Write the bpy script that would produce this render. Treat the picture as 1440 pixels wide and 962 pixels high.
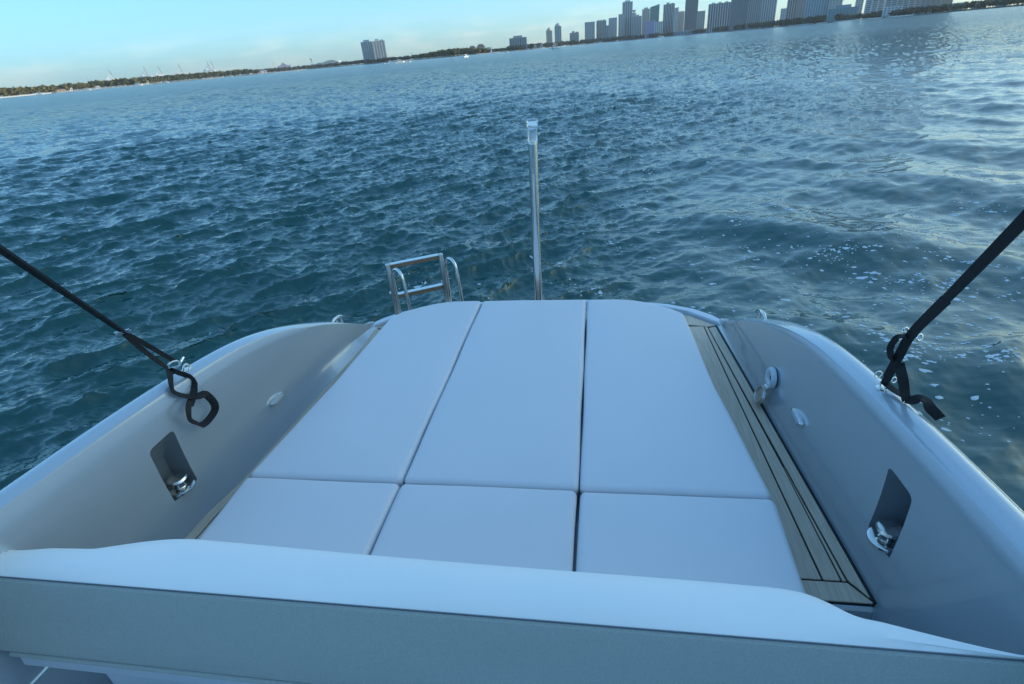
import bpy, bmesh, math, random
import numpy as np
from mathutils import Vector, Matrix

for o in list(bpy.data.objects):
    bpy.data.objects.remove(o)
scene = bpy.context.scene
col = scene.collection
random.seed(7)
rng = np.random.default_rng(11)
R = math.radians

# ------------------------------------------------------------------ camera
YAW, PITCH, ROLL = R(10.5), math.atan(408.3 / 750.0), R(5.2)
fh = Vector((-math.sin(YAW), math.cos(YAW), 0))
rt = Vector((math.cos(YAW), math.sin(YAW), 0))
fwd = fh * math.cos(PITCH) - Vector((0, 0, math.sin(PITCH)))
up = fh * math.sin(PITCH) + Vector((0, 0, math.cos(PITCH)))
ix = rt * math.cos(ROLL) - up * math.sin(ROLL)
iy = rt * math.sin(ROLL) + up * math.cos(ROLL)
cd = bpy.data.cameras.new('camera')
cd.sensor_width = 36.0
cd.lens = 750.0 / 1440.0 * 36.0
cd.clip_start, cd.clip_end = 0.02, 40000
cam = bpy.data.objects.new('camera', cd)
col.objects.link(cam)
cam.matrix_world = Matrix(((ix.x, iy.x, -fwd.x, 0.39), (ix.y, iy.y, -fwd.y, 0.0), (ix.z, iy.z, -fwd.z, 2.3), (0, 0, 0, 1)))
scene.camera = cam

# ------------------------------------------------------------------ sky and sun
SUN_EL, SUN_AZ = R(8.0), R(75.0)          # low evening sun, behind unseen towers added past the right edge to block it
world = bpy.data.worlds.new('World')
scene.world = world
world.use_nodes = True
wn, wl = world.node_tree.nodes, world.node_tree.links
wn.clear()
sky = wn.new('ShaderNodeTexSky')
sky.sky_type = 'NISHITA'
sky.sun_disc = False
sky.sun_elevation = SUN_EL
sky.sun_rotation = SUN_AZ
sky.altitude = 0
sky.air_density = 0.48
sky.dust_density = 1.5
sky.ozone_density = 1.8
bg = wn.new('ShaderNodeBackground')
bg.inputs['Strength'].default_value = 0.15
wo = wn.new('ShaderNodeOutputWorld')
# thin low cloud banks near the horizon, all round
tc = wn.new('ShaderNodeTexCoord')
mp = wn.new('ShaderNodeMapping')
mp.inputs['Scale'].default_value = (7, 7, 34)
ns = wn.new('ShaderNodeTexNoise')
ns.inputs['Scale'].default_value = 1.6
ns.inputs['Detail'].default_value = 7
ns.inputs['Roughness'].default_value = 0.55
ramp = wn.new('ShaderNodeValToRGB')
ramp.color_ramp.elements[0].position = 0.46
ramp.color_ramp.elements[1].position = 0.64
sx = wn.new('ShaderNodeSeparateXYZ')
band = wn.new('ShaderNodeMapRange')
band.interpolation_type = 'SMOOTHSTEP'
band.inputs[1].default_value, band.inputs[2].default_value = 0.075, 0.02
band.inputs[3].default_value, band.inputs[4].default_value = 0.0, 0.95
mul = wn.new('ShaderNodeMath')
mul.operation = 'MULTIPLY'
mixc = wn.new('ShaderNodeMix')
mixc.data_type = 'RGBA'
tint = wn.new('ShaderNodeMix')
tint.data_type = 'RGBA'
tint.blend_type = 'MULTIPLY'
tint.inputs[0].default_value = 1.0
tint.inputs[7].default_value = (0.80, 1.07, 0.985, 1)
cl = wn.new('ShaderNodeMix')
cl.data_type = 'RGBA'
cl.blend_type = 'MULTIPLY'
cl.inputs[0].default_value = 1.0
cl.inputs[7].default_value = (1.42, 1.12, 1.05, 1)
# the camera of the photograph compresses the range of the evening sky: the same curve for the whole dome
gm = wn.new('ShaderNodeGamma'); gm.inputs[1].default_value = 1.0
lum = wn.new('ShaderNodeRGBToBW')
pw = wn.new('ShaderNodeMath'); pw.operation = 'POWER'; pw.inputs[1].default_value = -0.56
sc = wn.new('ShaderNodeVectorMath'); sc.operation = 'SCALE'
wl.new(sky.outputs[0], gm.inputs[0])
wl.new(gm.outputs[0], lum.inputs[0])
wl.new(lum.outputs[0], pw.inputs[0])
wl.new(gm.outputs[0], sc.inputs[0])
wl.new(pw.outputs[0], sc.inputs[3])
wl.new(sc.outputs[0], tint.inputs[6])
wl.new(tc.outputs['Generated'], mp.inputs[0])
wl.new(mp.outputs[0], ns.inputs['Vector'])
wl.new(ns.outputs[0], ramp.inputs[0])
wl.new(tc.outputs['Generated'], sx.inputs[0])
wl.new(sx.outputs[2], band.inputs[0])
wl.new(ramp.outputs[0], mul.inputs[0])
wl.new(band.outputs[0], mul.inputs[1])
wl.new(mul.outputs[0], mixc.inputs[0])
wl.new(tint.outputs[2], cl.inputs[6])
wl.new(tint.outputs[2], mixc.inputs[6])
wl.new(cl.outputs[2], mixc.inputs[7])
wl.new(mixc.outputs[2], bg.inputs[0])
wl.new(bg.outputs[0], wo.inputs[0])

sd = bpy.data.lights.new('sun', 'SUN')
sd.energy = 1.0
sd.angle = R(0.5)
sd.color = (1.0, 0.86, 0.68)
sun = bpy.data.objects.new('sun', sd)
col.objects.link(sun)
sdir = Vector((math.sin(SUN_AZ) * math.cos(SUN_EL), math.cos(SUN_AZ) * math.cos(SUN_EL), math.sin(SUN_EL)))
sun.rotation_euler = (-sdir).to_track_quat('-Z', 'Y').to_euler()
sun.location = (300, 600, 120)

vs = scene.view_settings
vs.view_transform = 'Standard'
vs.look = 'None'
vs.gamma = 1
vs.exposure = 2.02
vs.use_curve_mapping = False
scene.render.engine = 'CYCLES'
scene.render.resolution_x, scene.render.resolution_y = 1024, 684


# ------------------------------------------------------------------ helpers
def tag(o, label=None, cat=None, group=None, kind=None):
    if label: o['label'] = label
    if cat: o['category'] = cat
    if group: o['group'] = group
    if kind: o['kind'] = kind
    return o


def empty(name, loc=(0, 0, 0), rz=0.0, parent=None):
    o = bpy.data.objects.new(name, None)
    o.empty_display_size = 0.2
    o.location = loc
    o.rotation_euler.z = rz
    col.objects.link(o)
    if parent: o.parent = parent
    return o


def mesh_obj(name, me, mat=None, parent=None, loc=None, smooth=False):
    o = bpy.data.objects.new(name, me)
    col.objects.link(o)
    if mat and not me.materials: me.materials.append(mat)
    if parent: o.parent = parent
    if loc is not None: o.location = loc
    if smooth:
        me.polygons.foreach_set('use_smooth', [True] * len(me.polygons))
    return o


def pyd(name, v, f, mat=None, parent=None, smooth=False, loc=None):
    me = bpy.data.meshes.new(name)
    me.from_pydata([tuple(map(float, p)) for p in v], [], [tuple(map(int, q)) for q in f])
    me.update()
    return mesh_obj(name, me, mat, parent, loc, smooth)


class MB:
    """collects shapes for ONE part"""
    def __init__(s): s.v, s.f = [], []

    def add(s, v, f):
        n = len(s.v)
        s.v += [tuple(p) for p in v]
        s.f += [tuple(i + n for i in q) for q in f]
        return s

    def box(s, c, d, rz=0.0, ch=0.0):
        x, y, z = d[0] / 2, d[1] / 2, d[2] / 2
        ca, sa = math.cos(rz), math.sin(rz)
        v = []
        for k in (-1, 1):
            for (a, b) in ((-1, -1), (1, -1), (1, 1), (-1, 1)):
                px, py = a * x, b * y
                v.append((c[0] + px * ca - py * sa, c[1] + px * sa + py * ca, c[2] + k * z))
        return s.add(v, [(3, 2, 1, 0), (4, 5, 6, 7), (0, 1, 5, 4), (1, 2, 6, 5), (2, 3, 7, 6), (3, 0, 4, 7)])

    def prism(s, pts, z0, z1):
        n = len(pts)
        a = sum(pts[i][0] * pts[(i + 1) % n][1] - pts[(i + 1) % n][0] * pts[i][1] for i in range(n))
        if a < 0: pts = pts[::-1]
        v = [(p[0], p[1], z0) for p in pts] + [(p[0], p[1], z1) for p in pts]
        return s.add(v, [tuple(range(n))[::-1], tuple(range(n, 2 * n))] + [(i, (i + 1) % n, n + (i + 1) % n, n + i) for i in range(n)])

    def tube(s, pts, r, n=12, closed=False, cap=True):
        P = [Vector(p) for p in pts]
        m = len(P)
        rr = r if hasattr(r, '__len__') else [r] * m
        t0 = (P[1] - P[0]).normalized()
        u = t0.orthogonal().normalized()
        v = []
        for i in range(m):
            if closed: t = (P[(i + 1) % m] - P[i - 1]).normalized()
            else: t = (P[min(i + 1, m - 1)] - P[max(i - 1, 0)]).normalized()
            u = (u - t * u.dot(t)).normalized()
            w = t.cross(u)
            for k in range(n):
                a = 2 * math.pi * k / n
                v.append(P[i] + (u * math.cos(a) + w * math.sin(a)) * rr[i])
        f = []
        for i in range(m if closed else m - 1):
            j = (i + 1) % m
            for k in range(n):
                f.append((i * n + k, i * n + (k + 1) % n, j * n + (k + 1) % n, j * n + k))
        if cap and not closed:
            f.append(tuple(range(n))[::-1])
            f.append(tuple(range((m - 1) * n, m * n)))
        return s.add(v, f)

    def lathe(s, prof, c, axis=(0, 0, 1), n=24):
        ax = Vector(axis).normalized()
        u = ax.orthogonal().normalized()
        w = ax.cross(u)
        c = Vector(c)
        v = []
        for (r, h) in prof:
            for k in range(n):
                a = 2 * math.pi * k / n
                v.append(c + ax * h + (u * math.cos(a) + w * math.sin(a)) * max(r, 1e-5))
        f = [(i * n + k, i * n + (k + 1) % n, (i + 1) * n + (k + 1) % n, (i + 1) * n + k) for i in range(len(prof) - 1) for k in range(n)]
        return s.add(v, f)

    def ribbon(s, pts, wid, nrm, th=0.003):
        """flat webbing: width along wid[i], thickness along nrm[i]"""
        v, f = [], []
        for p, w, t in zip(pts, wid, nrm):
            p, w, t = Vector(p), Vector(w), Vector(t).normalized() * th
            v += [p - w - t, p + w - t, p + w + t, p - w + t]
        m = len(pts)
        for i in range(m - 1):
            for k in range(4):
                f.append((i * 4 + k, i * 4 + (k + 1) % 4, (i + 1) * 4 + (k + 1) % 4, (i + 1) * 4 + k))
        f += [(3, 2, 1, 0), (m * 4 - 4, m * 4 - 3, m * 4 - 2, m * 4 - 1)]
        return s.add(v, f)

    def build(s, name, mat, parent=None, smooth=False, bevel=0, seg=2, loc=None):
        o = pyd(name, s.v, s.f, mat, parent, smooth, loc)
        if bevel:
            b = o.modifiers.new('bevel', 'BEVEL')
            b.width, b.segments, b.limit_method, b.angle_limit = bevel, seg, 'ANGLE', R(35)
        if smooth:
            try: o.data.set_sharp_from_angle(angle=R(38))
            except Exception: pass
        return o


def mat(name, color, rough=0.5, metal=0.0, coat=0.0, spec=0.5, noise=None, bump=None, ior=None):
    """noise=(scale, amount, detail) colour variation; bump=(scale, distance)"""
    m = bpy.data.materials.new(name)
    m.use_nodes = True
    nt = m.node_tree
    b = nt.nodes['Principled BSDF']
    b.inputs['Base Color'].default_value = (*color, 1)
    b.inputs['Roughness'].default_value = rough
    b.inputs['Metallic'].default_value = metal
    b.inputs['Coat Weight'].default_value = coat
    b.inputs['Specular IOR Level'].default_value = spec
    if ior: b.inputs['IOR'].default_value = ior
    t = nt.nodes.new('ShaderNodeTexCoord')
    if noise:
        n = nt.nodes.new('ShaderNodeTexNoise')
        n.inputs['Scale'].default_value, n.inputs['Detail'].default_value = noise[0], noise[2] if len(noise) > 2 else 4
        r = nt.nodes.new('ShaderNodeMapRange')
        r.inputs[3].default_value, r.inputs[4].default_value = 1 - noise[1], 1 + noise[1]
        x = nt.nodes.new('ShaderNodeMix')
        x.data_type, x.blend_type = 'RGBA', 'MULTIPLY'
        x.inputs[0].default_value = 1
        x.inputs[6].default_value = (*color, 1)
        nt.links.new(t.outputs['Object'], n.inputs['Vector'])
        nt.links.new(n.outputs[0], r.inputs[0])
        nt.links.new(r.outputs[0], x.inputs[7])
        nt.links.new(x.outputs[2], b.inputs['Base Color'])
    if bump:
        n = nt.nodes.new('ShaderNodeTexNoise')
        n.inputs['Scale'].default_value, n.inputs['Detail'].default_value = bump[0], 3
        p = nt.nodes.new('ShaderNodeBump')
        p.inputs['Distance'].default_value = bump[1]
        nt.links.new(t.outputs['Object'], n.inputs['Vector'])
        nt.links.new(n.outputs[0], p.inputs['Height'])
        nt.links.new(p.outputs[0], b.inputs['Normal'])
    return m


M = {}
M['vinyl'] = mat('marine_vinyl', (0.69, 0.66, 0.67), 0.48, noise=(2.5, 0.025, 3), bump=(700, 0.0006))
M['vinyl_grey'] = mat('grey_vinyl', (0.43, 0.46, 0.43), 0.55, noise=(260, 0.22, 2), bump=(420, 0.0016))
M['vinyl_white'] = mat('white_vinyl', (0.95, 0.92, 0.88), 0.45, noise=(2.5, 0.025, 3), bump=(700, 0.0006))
M['seam'] = mat('seam_thread', (0.10, 0.12, 0.15), 0.7)
M['gel'] = mat('silver_gelcoat', (0.48, 0.53, 0.575), 0.27, metal=0.35, coat=0.9, noise=(1.2, 0.03, 3))
M['niche'] = mat('shaded_niche_gelcoat', (0.20, 0.22, 0.24), 0.4)  # hull gelcoat darkened, the shade inside the recess is put into its colour
M['gel_light'] = mat('pale_gelcoat', (0.60, 0.63, 0.68), 0.28, coat=0.4)
M['dark'] = mat('black_rubber', (0.012, 0.013, 0.015), 0.6)
M['web'] = mat('black_webbing', (0.008, 0.008, 0.010), 0.75, bump=(900, 0.0006))
M['steel'] = mat('stainless_steel', (0.72, 0.72, 0.70), 0.14, metal=1.0)
M['steel_b'] = mat('brushed_steel', (0.60, 0.58, 0.55), 0.30, metal=1.0)
M['lens'] = mat('courtesy_lens', (0.55, 0.58, 0.6), 0.2)


def wood_mat(name, c0, c1):
    m = bpy.data.materials.new(name)
    m.use_nodes = True
    nt = m.node_tree
    b = nt.nodes['Principled BSDF']
    b.inputs['Roughness'].default_value = 0.72
    t = nt.nodes.new('ShaderNodeTexCoord')
    mp = nt.nodes.new('ShaderNodeMapping')
    mp.inputs['Scale'].default_value = (60, 2.2, 10)
    n = nt.nodes.new('ShaderNodeTexNoise')
    n.inputs['Scale'].default_value, n.inputs['Detail'].default_value = 3, 8
    oi = nt.nodes.new('ShaderNodeObjectInfo')
    ad = nt.nodes.new('ShaderNodeVectorMath')
    r = nt.nodes.new('ShaderNodeValToRGB')
    r.color_ramp.elements[0].color, r.color_ramp.elements[1].color = (*c0, 1), (*c1, 1)
    r.color_ramp.elements[0].position, r.color_ramp.elements[1].position = 0.3, 0.7
    bp = nt.nodes.new('ShaderNodeBump')
    bp.inputs['Distance'].default_value = 0.0008
    nt.links.new(t.outputs['Object'], ad.inputs[0])
    nt.links.new(oi.outputs['Random'], ad.inputs[1])
    nt.links.new(ad.outputs[0], mp.inputs[0])
    nt.links.new(mp.outputs[0], n.inputs['Vector'])
    nt.links.new(n.outputs[0], r.inputs[0])
    nt.links.new(r.outputs[0], b.inputs['Base Color'])
    nt.links.new(n.outputs[0], bp.inputs['Height'])
    nt.links.new(bp.outputs[0], b.inputs['Normal'])
    return m


M['teak'] = wood_mat('weathered_teak', (0.58, 0.44, 0.32), (0.76, 0.61, 0.47))
M['rung'] = wood_mat('ladder_teak', (0.16, 0.10, 0.06), (0.26, 0.17, 0.11))

# ------------------------------------------------------------------ sea
def fft_tile(N, L, lam_peak, lam_min, rms, direction, spread, seed):
    g = np.random.default_rng(seed)
    k1 = np.fft.fftfreq(N, d=L / N) * 2 * np.pi
    kx, ky = np.meshgrid(k1, k1, indexing='ij')
    k = np.hypot(kx, ky)
    k[0, 0] = 1
    kp = 2 * np.pi / lam_peak
    S = k ** -3.4 * np.exp(-1.25 * (kp / k) ** 2) * np.exp(-(k * lam_min / (2 * np.pi)) ** 2)
    c = (kx * direction[0] + ky * direction[1]) / k
    S = S * (0.025 + np.clip(c, 0, 1) ** spread)
    S[0, 0] = 0
    h = np.fft.fft2(g.standard_normal((N, N))) * np.sqrt(S)
    z = np.fft.ifft2(h).real
    s = rms / z.std()
    dx = np.fft.ifft2(1j * kx / k * h).real * s
    dy = np.fft.ifft2(1j * ky / k * h).real * s
    return z * s, dx, dy


def samp(t, L, x, y):
    N = t.shape[0]
    u, v = (x / L) % 1.0 * N, (y / L) % 1.0 * N
    i, j = np.floor(u).astype(int), np.floor(v).astype(int)
    a, b = u - i, v - j
    i %= N; j %= N
    i1, j1 = (i + 1) % N, (j + 1) % N
    return (t[i, j] * (1 - a) + t[i1, j] * a) * (1 - b) + (t[i, j1] * (1 - a) + t[i1, j1] * a) * b


WD = np.array([-0.72, 0.69]); WD /= np.linalg.norm(WD)
TA = fft_tile(512, 37.0, 2.1, 0.10, 0.038, WD, 14.0, 3)
TB = fft_tile(512, 9.1, 0.48, 0.025, 0.0125, np.array([-0.975, 0.22]), 11.0, 5)
TC = fft_tile(256, 61.0, 5.0, 1.0, 0.032, np.array([0.68, 0.73]), 8.0, 9)


def smooth(x, a, b):
    t = np.clip((x - a) / (b - a), 0, 1)
    return t * t * (3 - 2 * t)


def calm_mask(x, y):
    az = np.degrees(np.arctan2(x - 0.4, y + 1.0))
    r = np.hypot(x, y)
    wob = 6 * np.sin(x * 0.35 + 1.3) + 4 * np.sin(y * 0.22 + x * 0.1)
    return smooth(az + wob, 4, 22) * (1 - 0.75 * smooth(r, 20, 75))


def sea_height(x, y):
    r = np.hypot(x, y)
    calm = calm_mask(x, y)
    ca, sa = math.cos(0.6), math.sin(0.6)
    xb, yb = x * ca - y * sa, x * sa + y * ca
    fb = (1 - smooth(r, 40, 110)) * (1 - 0.88 * calm)
    fa = (1 - 0.62 * calm) * (1 - 0.5 * smooth(r, 150, 500))
    z = samp(TA[0], 37.0, x, y) * fa + samp(TB[0], 9.1, xb, yb) * fb + samp(TC[0], 61.0, x, y) * (0.55 + 0.5 * calm)
    dx = samp(TA[1], 37.0, x, y) * fa * 1.0 + (samp(TB[1], 9.1, xb, yb) * ca + samp(TB[2], 9.1, xb, yb) * sa) * fb * 0.95
    dy = samp(TA[2], 37.0, x, y) * fa * 1.0 + (-samp(TB[1], 9.1, xb, yb) * sa + samp(TB[2], 9.1, xb, yb) * ca) * fb * 0.95
    return z, dx, dy, calm


def build_sea():
    rs = [0.6]
    while rs[-1] < 500: rs.append(rs[-1] + max(0.022, (0.0052 if rs[-1] < 30 else 0.011) * rs[-1]))
    while rs[-1] < 14000: rs.append(rs[-1] * 1.12)
    rs = np.array(rs)
    th = np.concatenate([np.radians(np.arange(-82, 72, 0.14)), np.radians(np.arange(72, 278, 2.0))])
    rr, tt = np.meshgrid(rs, th, indexing='ij')
    x, y = rr * np.sin(tt), rr * np.cos(tt) + 0.0
    z, dx, dy, calm = sea_height(x, y)
    fade = 1 - smooth(rr, 350, 600)
    x2, y2, z2 = x + dx * fade, y + dy * fade, z * fade
    nr, nt = rr.shape
    v = np.stack([x2, y2, z2], -1).reshape(-1, 3)
    idx = np.arange(nr * nt).reshape(nr, nt)
    a, b = idx[:-1], idx[1:]
    f = np.stack([a, np.roll(a, -1, 1), np.roll(b, -1, 1), b], -1).reshape(-1, 4)[:, ::-1]
    me = bpy.data.meshes.new('sea')
    me.vertices.add(len(v)); me.vertices.foreach_set('co', v.ravel())
    me.loops.add(f.size); me.loops.foreach_set('vertex_index', f.ravel().astype(np.int32))
    me.polygons.add(len(f))
    me.polygons.foreach_set('loop_start', np.arange(0, f.size, 4, dtype=np.int32))
    me.polygons.foreach_set('use_smooth', np.ones(len(f), bool))
    at = me.attributes.new('calm', 'FLOAT', 'POINT')
    at.data.foreach_set('value', calm.ravel().astype(np.float32))
    me.update(calc_edges=True)
    me.validate()
    return me


def sea_material():
    m = bpy.data.materials.new('sea_water')
    m.use_nodes = True
    nt = m.node_tree
    N, Lk = nt.nodes, nt.links
    b = N['Principled BSDF']
    b.inputs['Base Color'].default_value = (0.002, 0.062, 0.055, 1)
    b.inputs['IOR'].default_value = 1.45
    b.inputs['Roughness'].default_value = 0.02
    b.inputs['Specular IOR Level'].default_value = 0.75
    g = N.new('ShaderNodeNewGeometry')
    mp = N.new('ShaderNodeMapping')
    mp.inputs['Rotation'].default_value = (0, 0, R(-40))
    mp.inputs['Scale'].default_value = (0.45, 1.9, 1.0)
    Lk.new(g.outputs['Position'], mp.inputs[0])
    n1 = N.new('ShaderNodeTexNoise'); n1.inputs['Scale'].default_value = 7.0; n1.inputs['Detail'].default_value = 4; n1.inputs['Roughness'].default_value = 0.55
    n2 = N.new('ShaderNodeTexNoise'); n2.inputs['Scale'].default_value = 2.4; n2.inputs['Detail'].default_value = 4; n2.inputs['Roughness'].default_value = 0.55
    n3 = N.new('ShaderNodeTexNoise'); n3.inputs['Scale'].default_value = 0.06; n3.inputs['Detail'].default_value = 3
    for n in (n1, n2): Lk.new(mp.outputs[0], n.inputs['Vector'])
    Lk.new(g.outputs['Position'], n3.inputs['Vector'])
    ac = N.new('ShaderNodeAttribute'); ac.attribute_name = 'calm'
    # distance from the boat: long waves as relief only where the mesh no longer carries them
    ln = N.new('ShaderNodeVectorMath'); ln.operation = 'LENGTH'
    Lk.new(g.outputs['Position'], ln.inputs[0])
    far = N.new('ShaderNodeMapRange'); far.interpolation_type = 'SMOOTHSTEP'
    far.inputs[1].default_value, far.inputs[2].default_value = 18, 90
    far.inputs[3].default_value, far.inputs[4].default_value = 0.0, 0.42
    Lk.new(ln.outputs['Value'], far.inputs[0])
    s1 = N.new('ShaderNodeMapRange')                # ripples, weaker on the slick of the wake
    s1.inputs[3].default_value, s1.inputs[4].default_value = 0.019, 0.004
    Lk.new(ac.outputs['Fac'], s1.inputs[0])
    gust = N.new('ShaderNodeMapRange')              # gust patches
    gust.inputs[1].default_value, gust.inputs[2].default_value = 0.35, 0.65
    gust.inputs[3].default_value, gust.inputs[4].default_value = 0.75, 1.25
    Lk.new(n3.outputs[0], gust.inputs[0])
    m1 = N.new('ShaderNodeMath'); m1.operation = 'MULTIPLY'
    m2 = N.new('ShaderNodeMath'); m2.operation = 'MULTIPLY'
    m3 = N.new('ShaderNodeMath'); m3.operation = 'MULTIPLY'
    ad = N.new('ShaderNodeMath'); ad.operation = 'ADD'
    Lk.new(n1.outputs[0], m1.inputs[0]); Lk.new(s1.outputs[0], m1.inputs[1])
    fr = N.new('ShaderNodeMapRange')
    fr.inputs[1].default_value, fr.inputs[2].default_value = 10, 60
    fr.inputs[3].default_value, fr.inputs[4].default_value = 1.0, 6.0
    Lk.new(ln.outputs['Value'], fr.inputs[0])
    m4 = N.new('ShaderNodeMath'); m4.operation = 'MULTIPLY'
    Lk.new(m1.outputs[0], m4.inputs[0]); Lk.new(fr.outputs[0], m4.inputs[1])
    Lk.new(m4.outputs[0], m3.inputs[0]); Lk.new(gust.outputs[0], m3.inputs[1])
    Lk.new(n2.outputs[0], m2.inputs[0]); Lk.new(far.outputs[0], m2.inputs[1])
    Lk.new(m3.outputs[0], ad.inputs[0]); Lk.new(m2.outputs[0], ad.inputs[1])
    rg = N.new('ShaderNodeMapRange')                # waves too small to see there blur the far reflections
    rg.inputs[1].default_value, rg.inputs[2].default_value = 30, 160
    rg.inputs[3].default_value, rg.inputs[4].default_value = 0.02, 0.19
    Lk.new(ln.outputs['Value'], rg.inputs[0]); Lk.new(rg.outputs[0], b.inputs['Roughness'])
    bp = N.new('ShaderNodeBump')
    bp.inputs['Strength'].default_value = 1.0
    bp.inputs['Distance'].default_value = 1.0
    Lk.new(ad.outputs[0], bp.inputs['Height'])
    Lk.new(bp.outputs[0], b.inputs['Normal'])
    return m


M['sea'] = sea_material()
sea = mesh_obj('sea', build_sea(), M['sea'])
tag(sea, 'choppy teal bay water with a smoother wake on the right', 'water', kind='structure')

# foam flecks floating in the wake: too many and too small to count
def foam():
    mb_v, mb_f = [], []
    g = np.random.default_rng(21)
    n = 0
    pts = []
    while len(pts) < 2600:
        u = g.random()
        if u < 0.86:
            az = R(g.normal(27, 13)); r = 3.3 + g.gamma(2.0, 2.4)
        elif u < 0.94:
            az = R(g.uniform(-5, 40)); r = g.uniform(6, 26)
        else:
            az = R(g.uniform(-24, 2)); r = g.uniform(3.4, 7)
        x, y = 0.4 + r * math.sin(az), r * math.cos(az)
        if abs(x) < 1.55 and y < 3.6: continue
        if g.random() < 0.10:                      # a drifting patch: many small bubbles close together
            m_ = int(g.integers(8, 26))
            lx_, ly_ = g.uniform(0.10, 0.32), g.uniform(0.03, 0.09)
            ca_ = -0.25 + g.normal(0, 0.35)
            for _ in range(m_):
                a_, b_ = g.normal(0, lx_), g.normal(0, ly_)
                px_, py_ = x + a_ * math.cos(ca_) - b_ * math.sin(ca_), y + a_ * math.sin(ca_) + b_ * math.cos(ca_)
                if not (abs(px_) < 1.55 and py_ < 3.6): pts.append((px_, py_))
        pts.append((x, y))
    for (x, y) in pts:
        s = min(0.004 + g.gamma(1.0, 0.0048), 0.030)
        asp = g.uniform(0.9, 1.7)
        k = 9
        a0 = g.random() * 6.28
        lob = 1 + 0.38 * np.sin(np.arange(k) * g.integers(1, 4) + g.random() * 6) * g.random() + g.normal(0, 0.10, k)
        ang = np.arange(k) / k * 2 * np.pi
        ca, sa = math.cos(-0.25 + g.normal(0, 0.3)), math.sin(-0.25 + g.normal(0, 0.3))
        lx, ly = np.cos(ang) * lob * s * asp, np.sin(ang) * lob * s
        px, py = x + lx * ca - ly * sa, y + lx * sa + ly * ca
        allx, ally = np.append(px, x + (px - x) * 0.5), np.append(py, y + (py - y) * 0.5)
        ox = np.append(allx, x); oy = np.append(ally, y)
        z, dx, dy, _ = sea_height(ox, oy)
        zz = z + np.concatenate([np.full(k, 0.001), np.full(k, 0.004 + 0.10 * s), [0.005 + 0.12 * s]])
        b = len(mb_v)
        mb_v += list(zip(ox + dx, oy + dy, zz))
        for i in range(k):
            j = (i + 1) % k
            mb_f.append((b + i, b + j, b + k + j, b + k + i))
            mb_f.append((b + k + i, b + k + j, b + 2 * k))
    return mb_v, mb_f


M['foam'] = mat('sea_foam', (0.62, 0.66, 0.68), 0.55, bump=(260, 0.003))
fv, ff = foam()
tag(pyd('foam', fv, ff, M['foam'], smooth=True), 'white foam flecks scattered over the wake right of the boat', 'foam', kind='stuff')


# ------------------------------------------------------------------ the boat
boat = tag(empty('motor_boat', (0, 1.0, 0)), 'silver grey motor boat stern with high bulwarks, teak side decks and sun pad base', 'boat')
BO = Vector((0, -1.0, 0))                      # part meshes are written in boat coordinates


def part(mb, name, m, parent=boat, smooth=False, bevel=0, seg=2):
    o = mb.build(name, m, parent, smooth, bevel, seg)
    if parent is boat: o.location = BO
    return o


DECK = 0.71
ZC_Y = [-2.4, 0.4, 0.9, 1.2, 1.4, 1.62, 1.8, 1.96, 2.1, 2.25, 2.4, 2.52, 2.65, 2.80, 2.92, 3.02, 3.09]
ZC_Z = [1.30, 1.288, 1.283, 1.279, 1.272, 1.259, 1.243, 1.220, 1.186, 1.140, 1.081, 1.030, 0.972, 0.888, 0.822, 0.766, 0.728]


def XI(y): return 1.27 - 0.068 * (y - 1.0) if y > 0.4 else 1.3108 + 0.02 * (0.4 - y)
def ZC(y):                                     # smoothed interpolation of the sheer
    return float(np.mean(np.interp(np.linspace(y - 0.09, min(y + 0.09, 3.09), 9), ZC_Y, ZC_Z)))


def bulwark_profile(y, cove=0.0):
    X, z = XI(y), ZC(y)
    k = float(smooth(np.array(z), 0.72, 1.24))
    w = 0.045 + 0.085 * k                      # rail width shrinks towards the stern
    zb = 0.30
    zm = DECK + 0.015
    hh = max(z - zm, 0.004)
    cv = cove * float(smooth(np.array(y), 1.32, 1.62)) * min(1.0, hh / 0.15)
    P = [(X - 0.03 - cv, zb), (X - 0.022 - cv, DECK - 0.004), (X - 0.010 - 0.75 * cv, DECK + 0.006 + 0.01 * k + 0.15 * cv), (X - 0.003 - 0.32 * cv, zm + 0.10 * hh)]
    for t in (0.22, 0.36, 0.5, 0.64, 0.78, 0.9):
        P.append((X + 0.016 * k * math.sin(math.pi * t), zm + hh * t * 0.97))
    P += [(X + 0.000, z - 0.016 * k - 0.003), (X + 0.004, z - 0.006), (X + 0.012 * w / 0.13, z - 0.001), (X + 0.020 * w / 0.13, z + 0.001),
          (X + 0.032 * w / 0.13, z + 0.006 * k), (X + 0.052 * w / 0.13, z + 0.011 * k), (X + 0.072 * w / 0.13, z + 0.007 * k), (X + 0.088 * w / 0.13, z - 0.006 * k),
          (X + 0.096 * w / 0.13, z - 0.020 * k), (X + 0.099 * w / 0.13, z - 0.028 * k - 0.001), (X + 0.110 * w / 0.13, z - 0.031 * k - 0.002),
          (X + 0.122 * w / 0.13, z - 0.034 * k - 0.003), (X + w, z - 0.046 * k - 0.005), (X + w + 0.004, z - 0.075 * k - 0.01)]
    zo = min(z - 0.2 * k - 0.03, 0.55)
    P += [(X + w + 0.012, zo), (X + 0.10, 0.0), (X + 0.0, -0.35), (X - 0.10, -0.35)]
    return P


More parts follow.
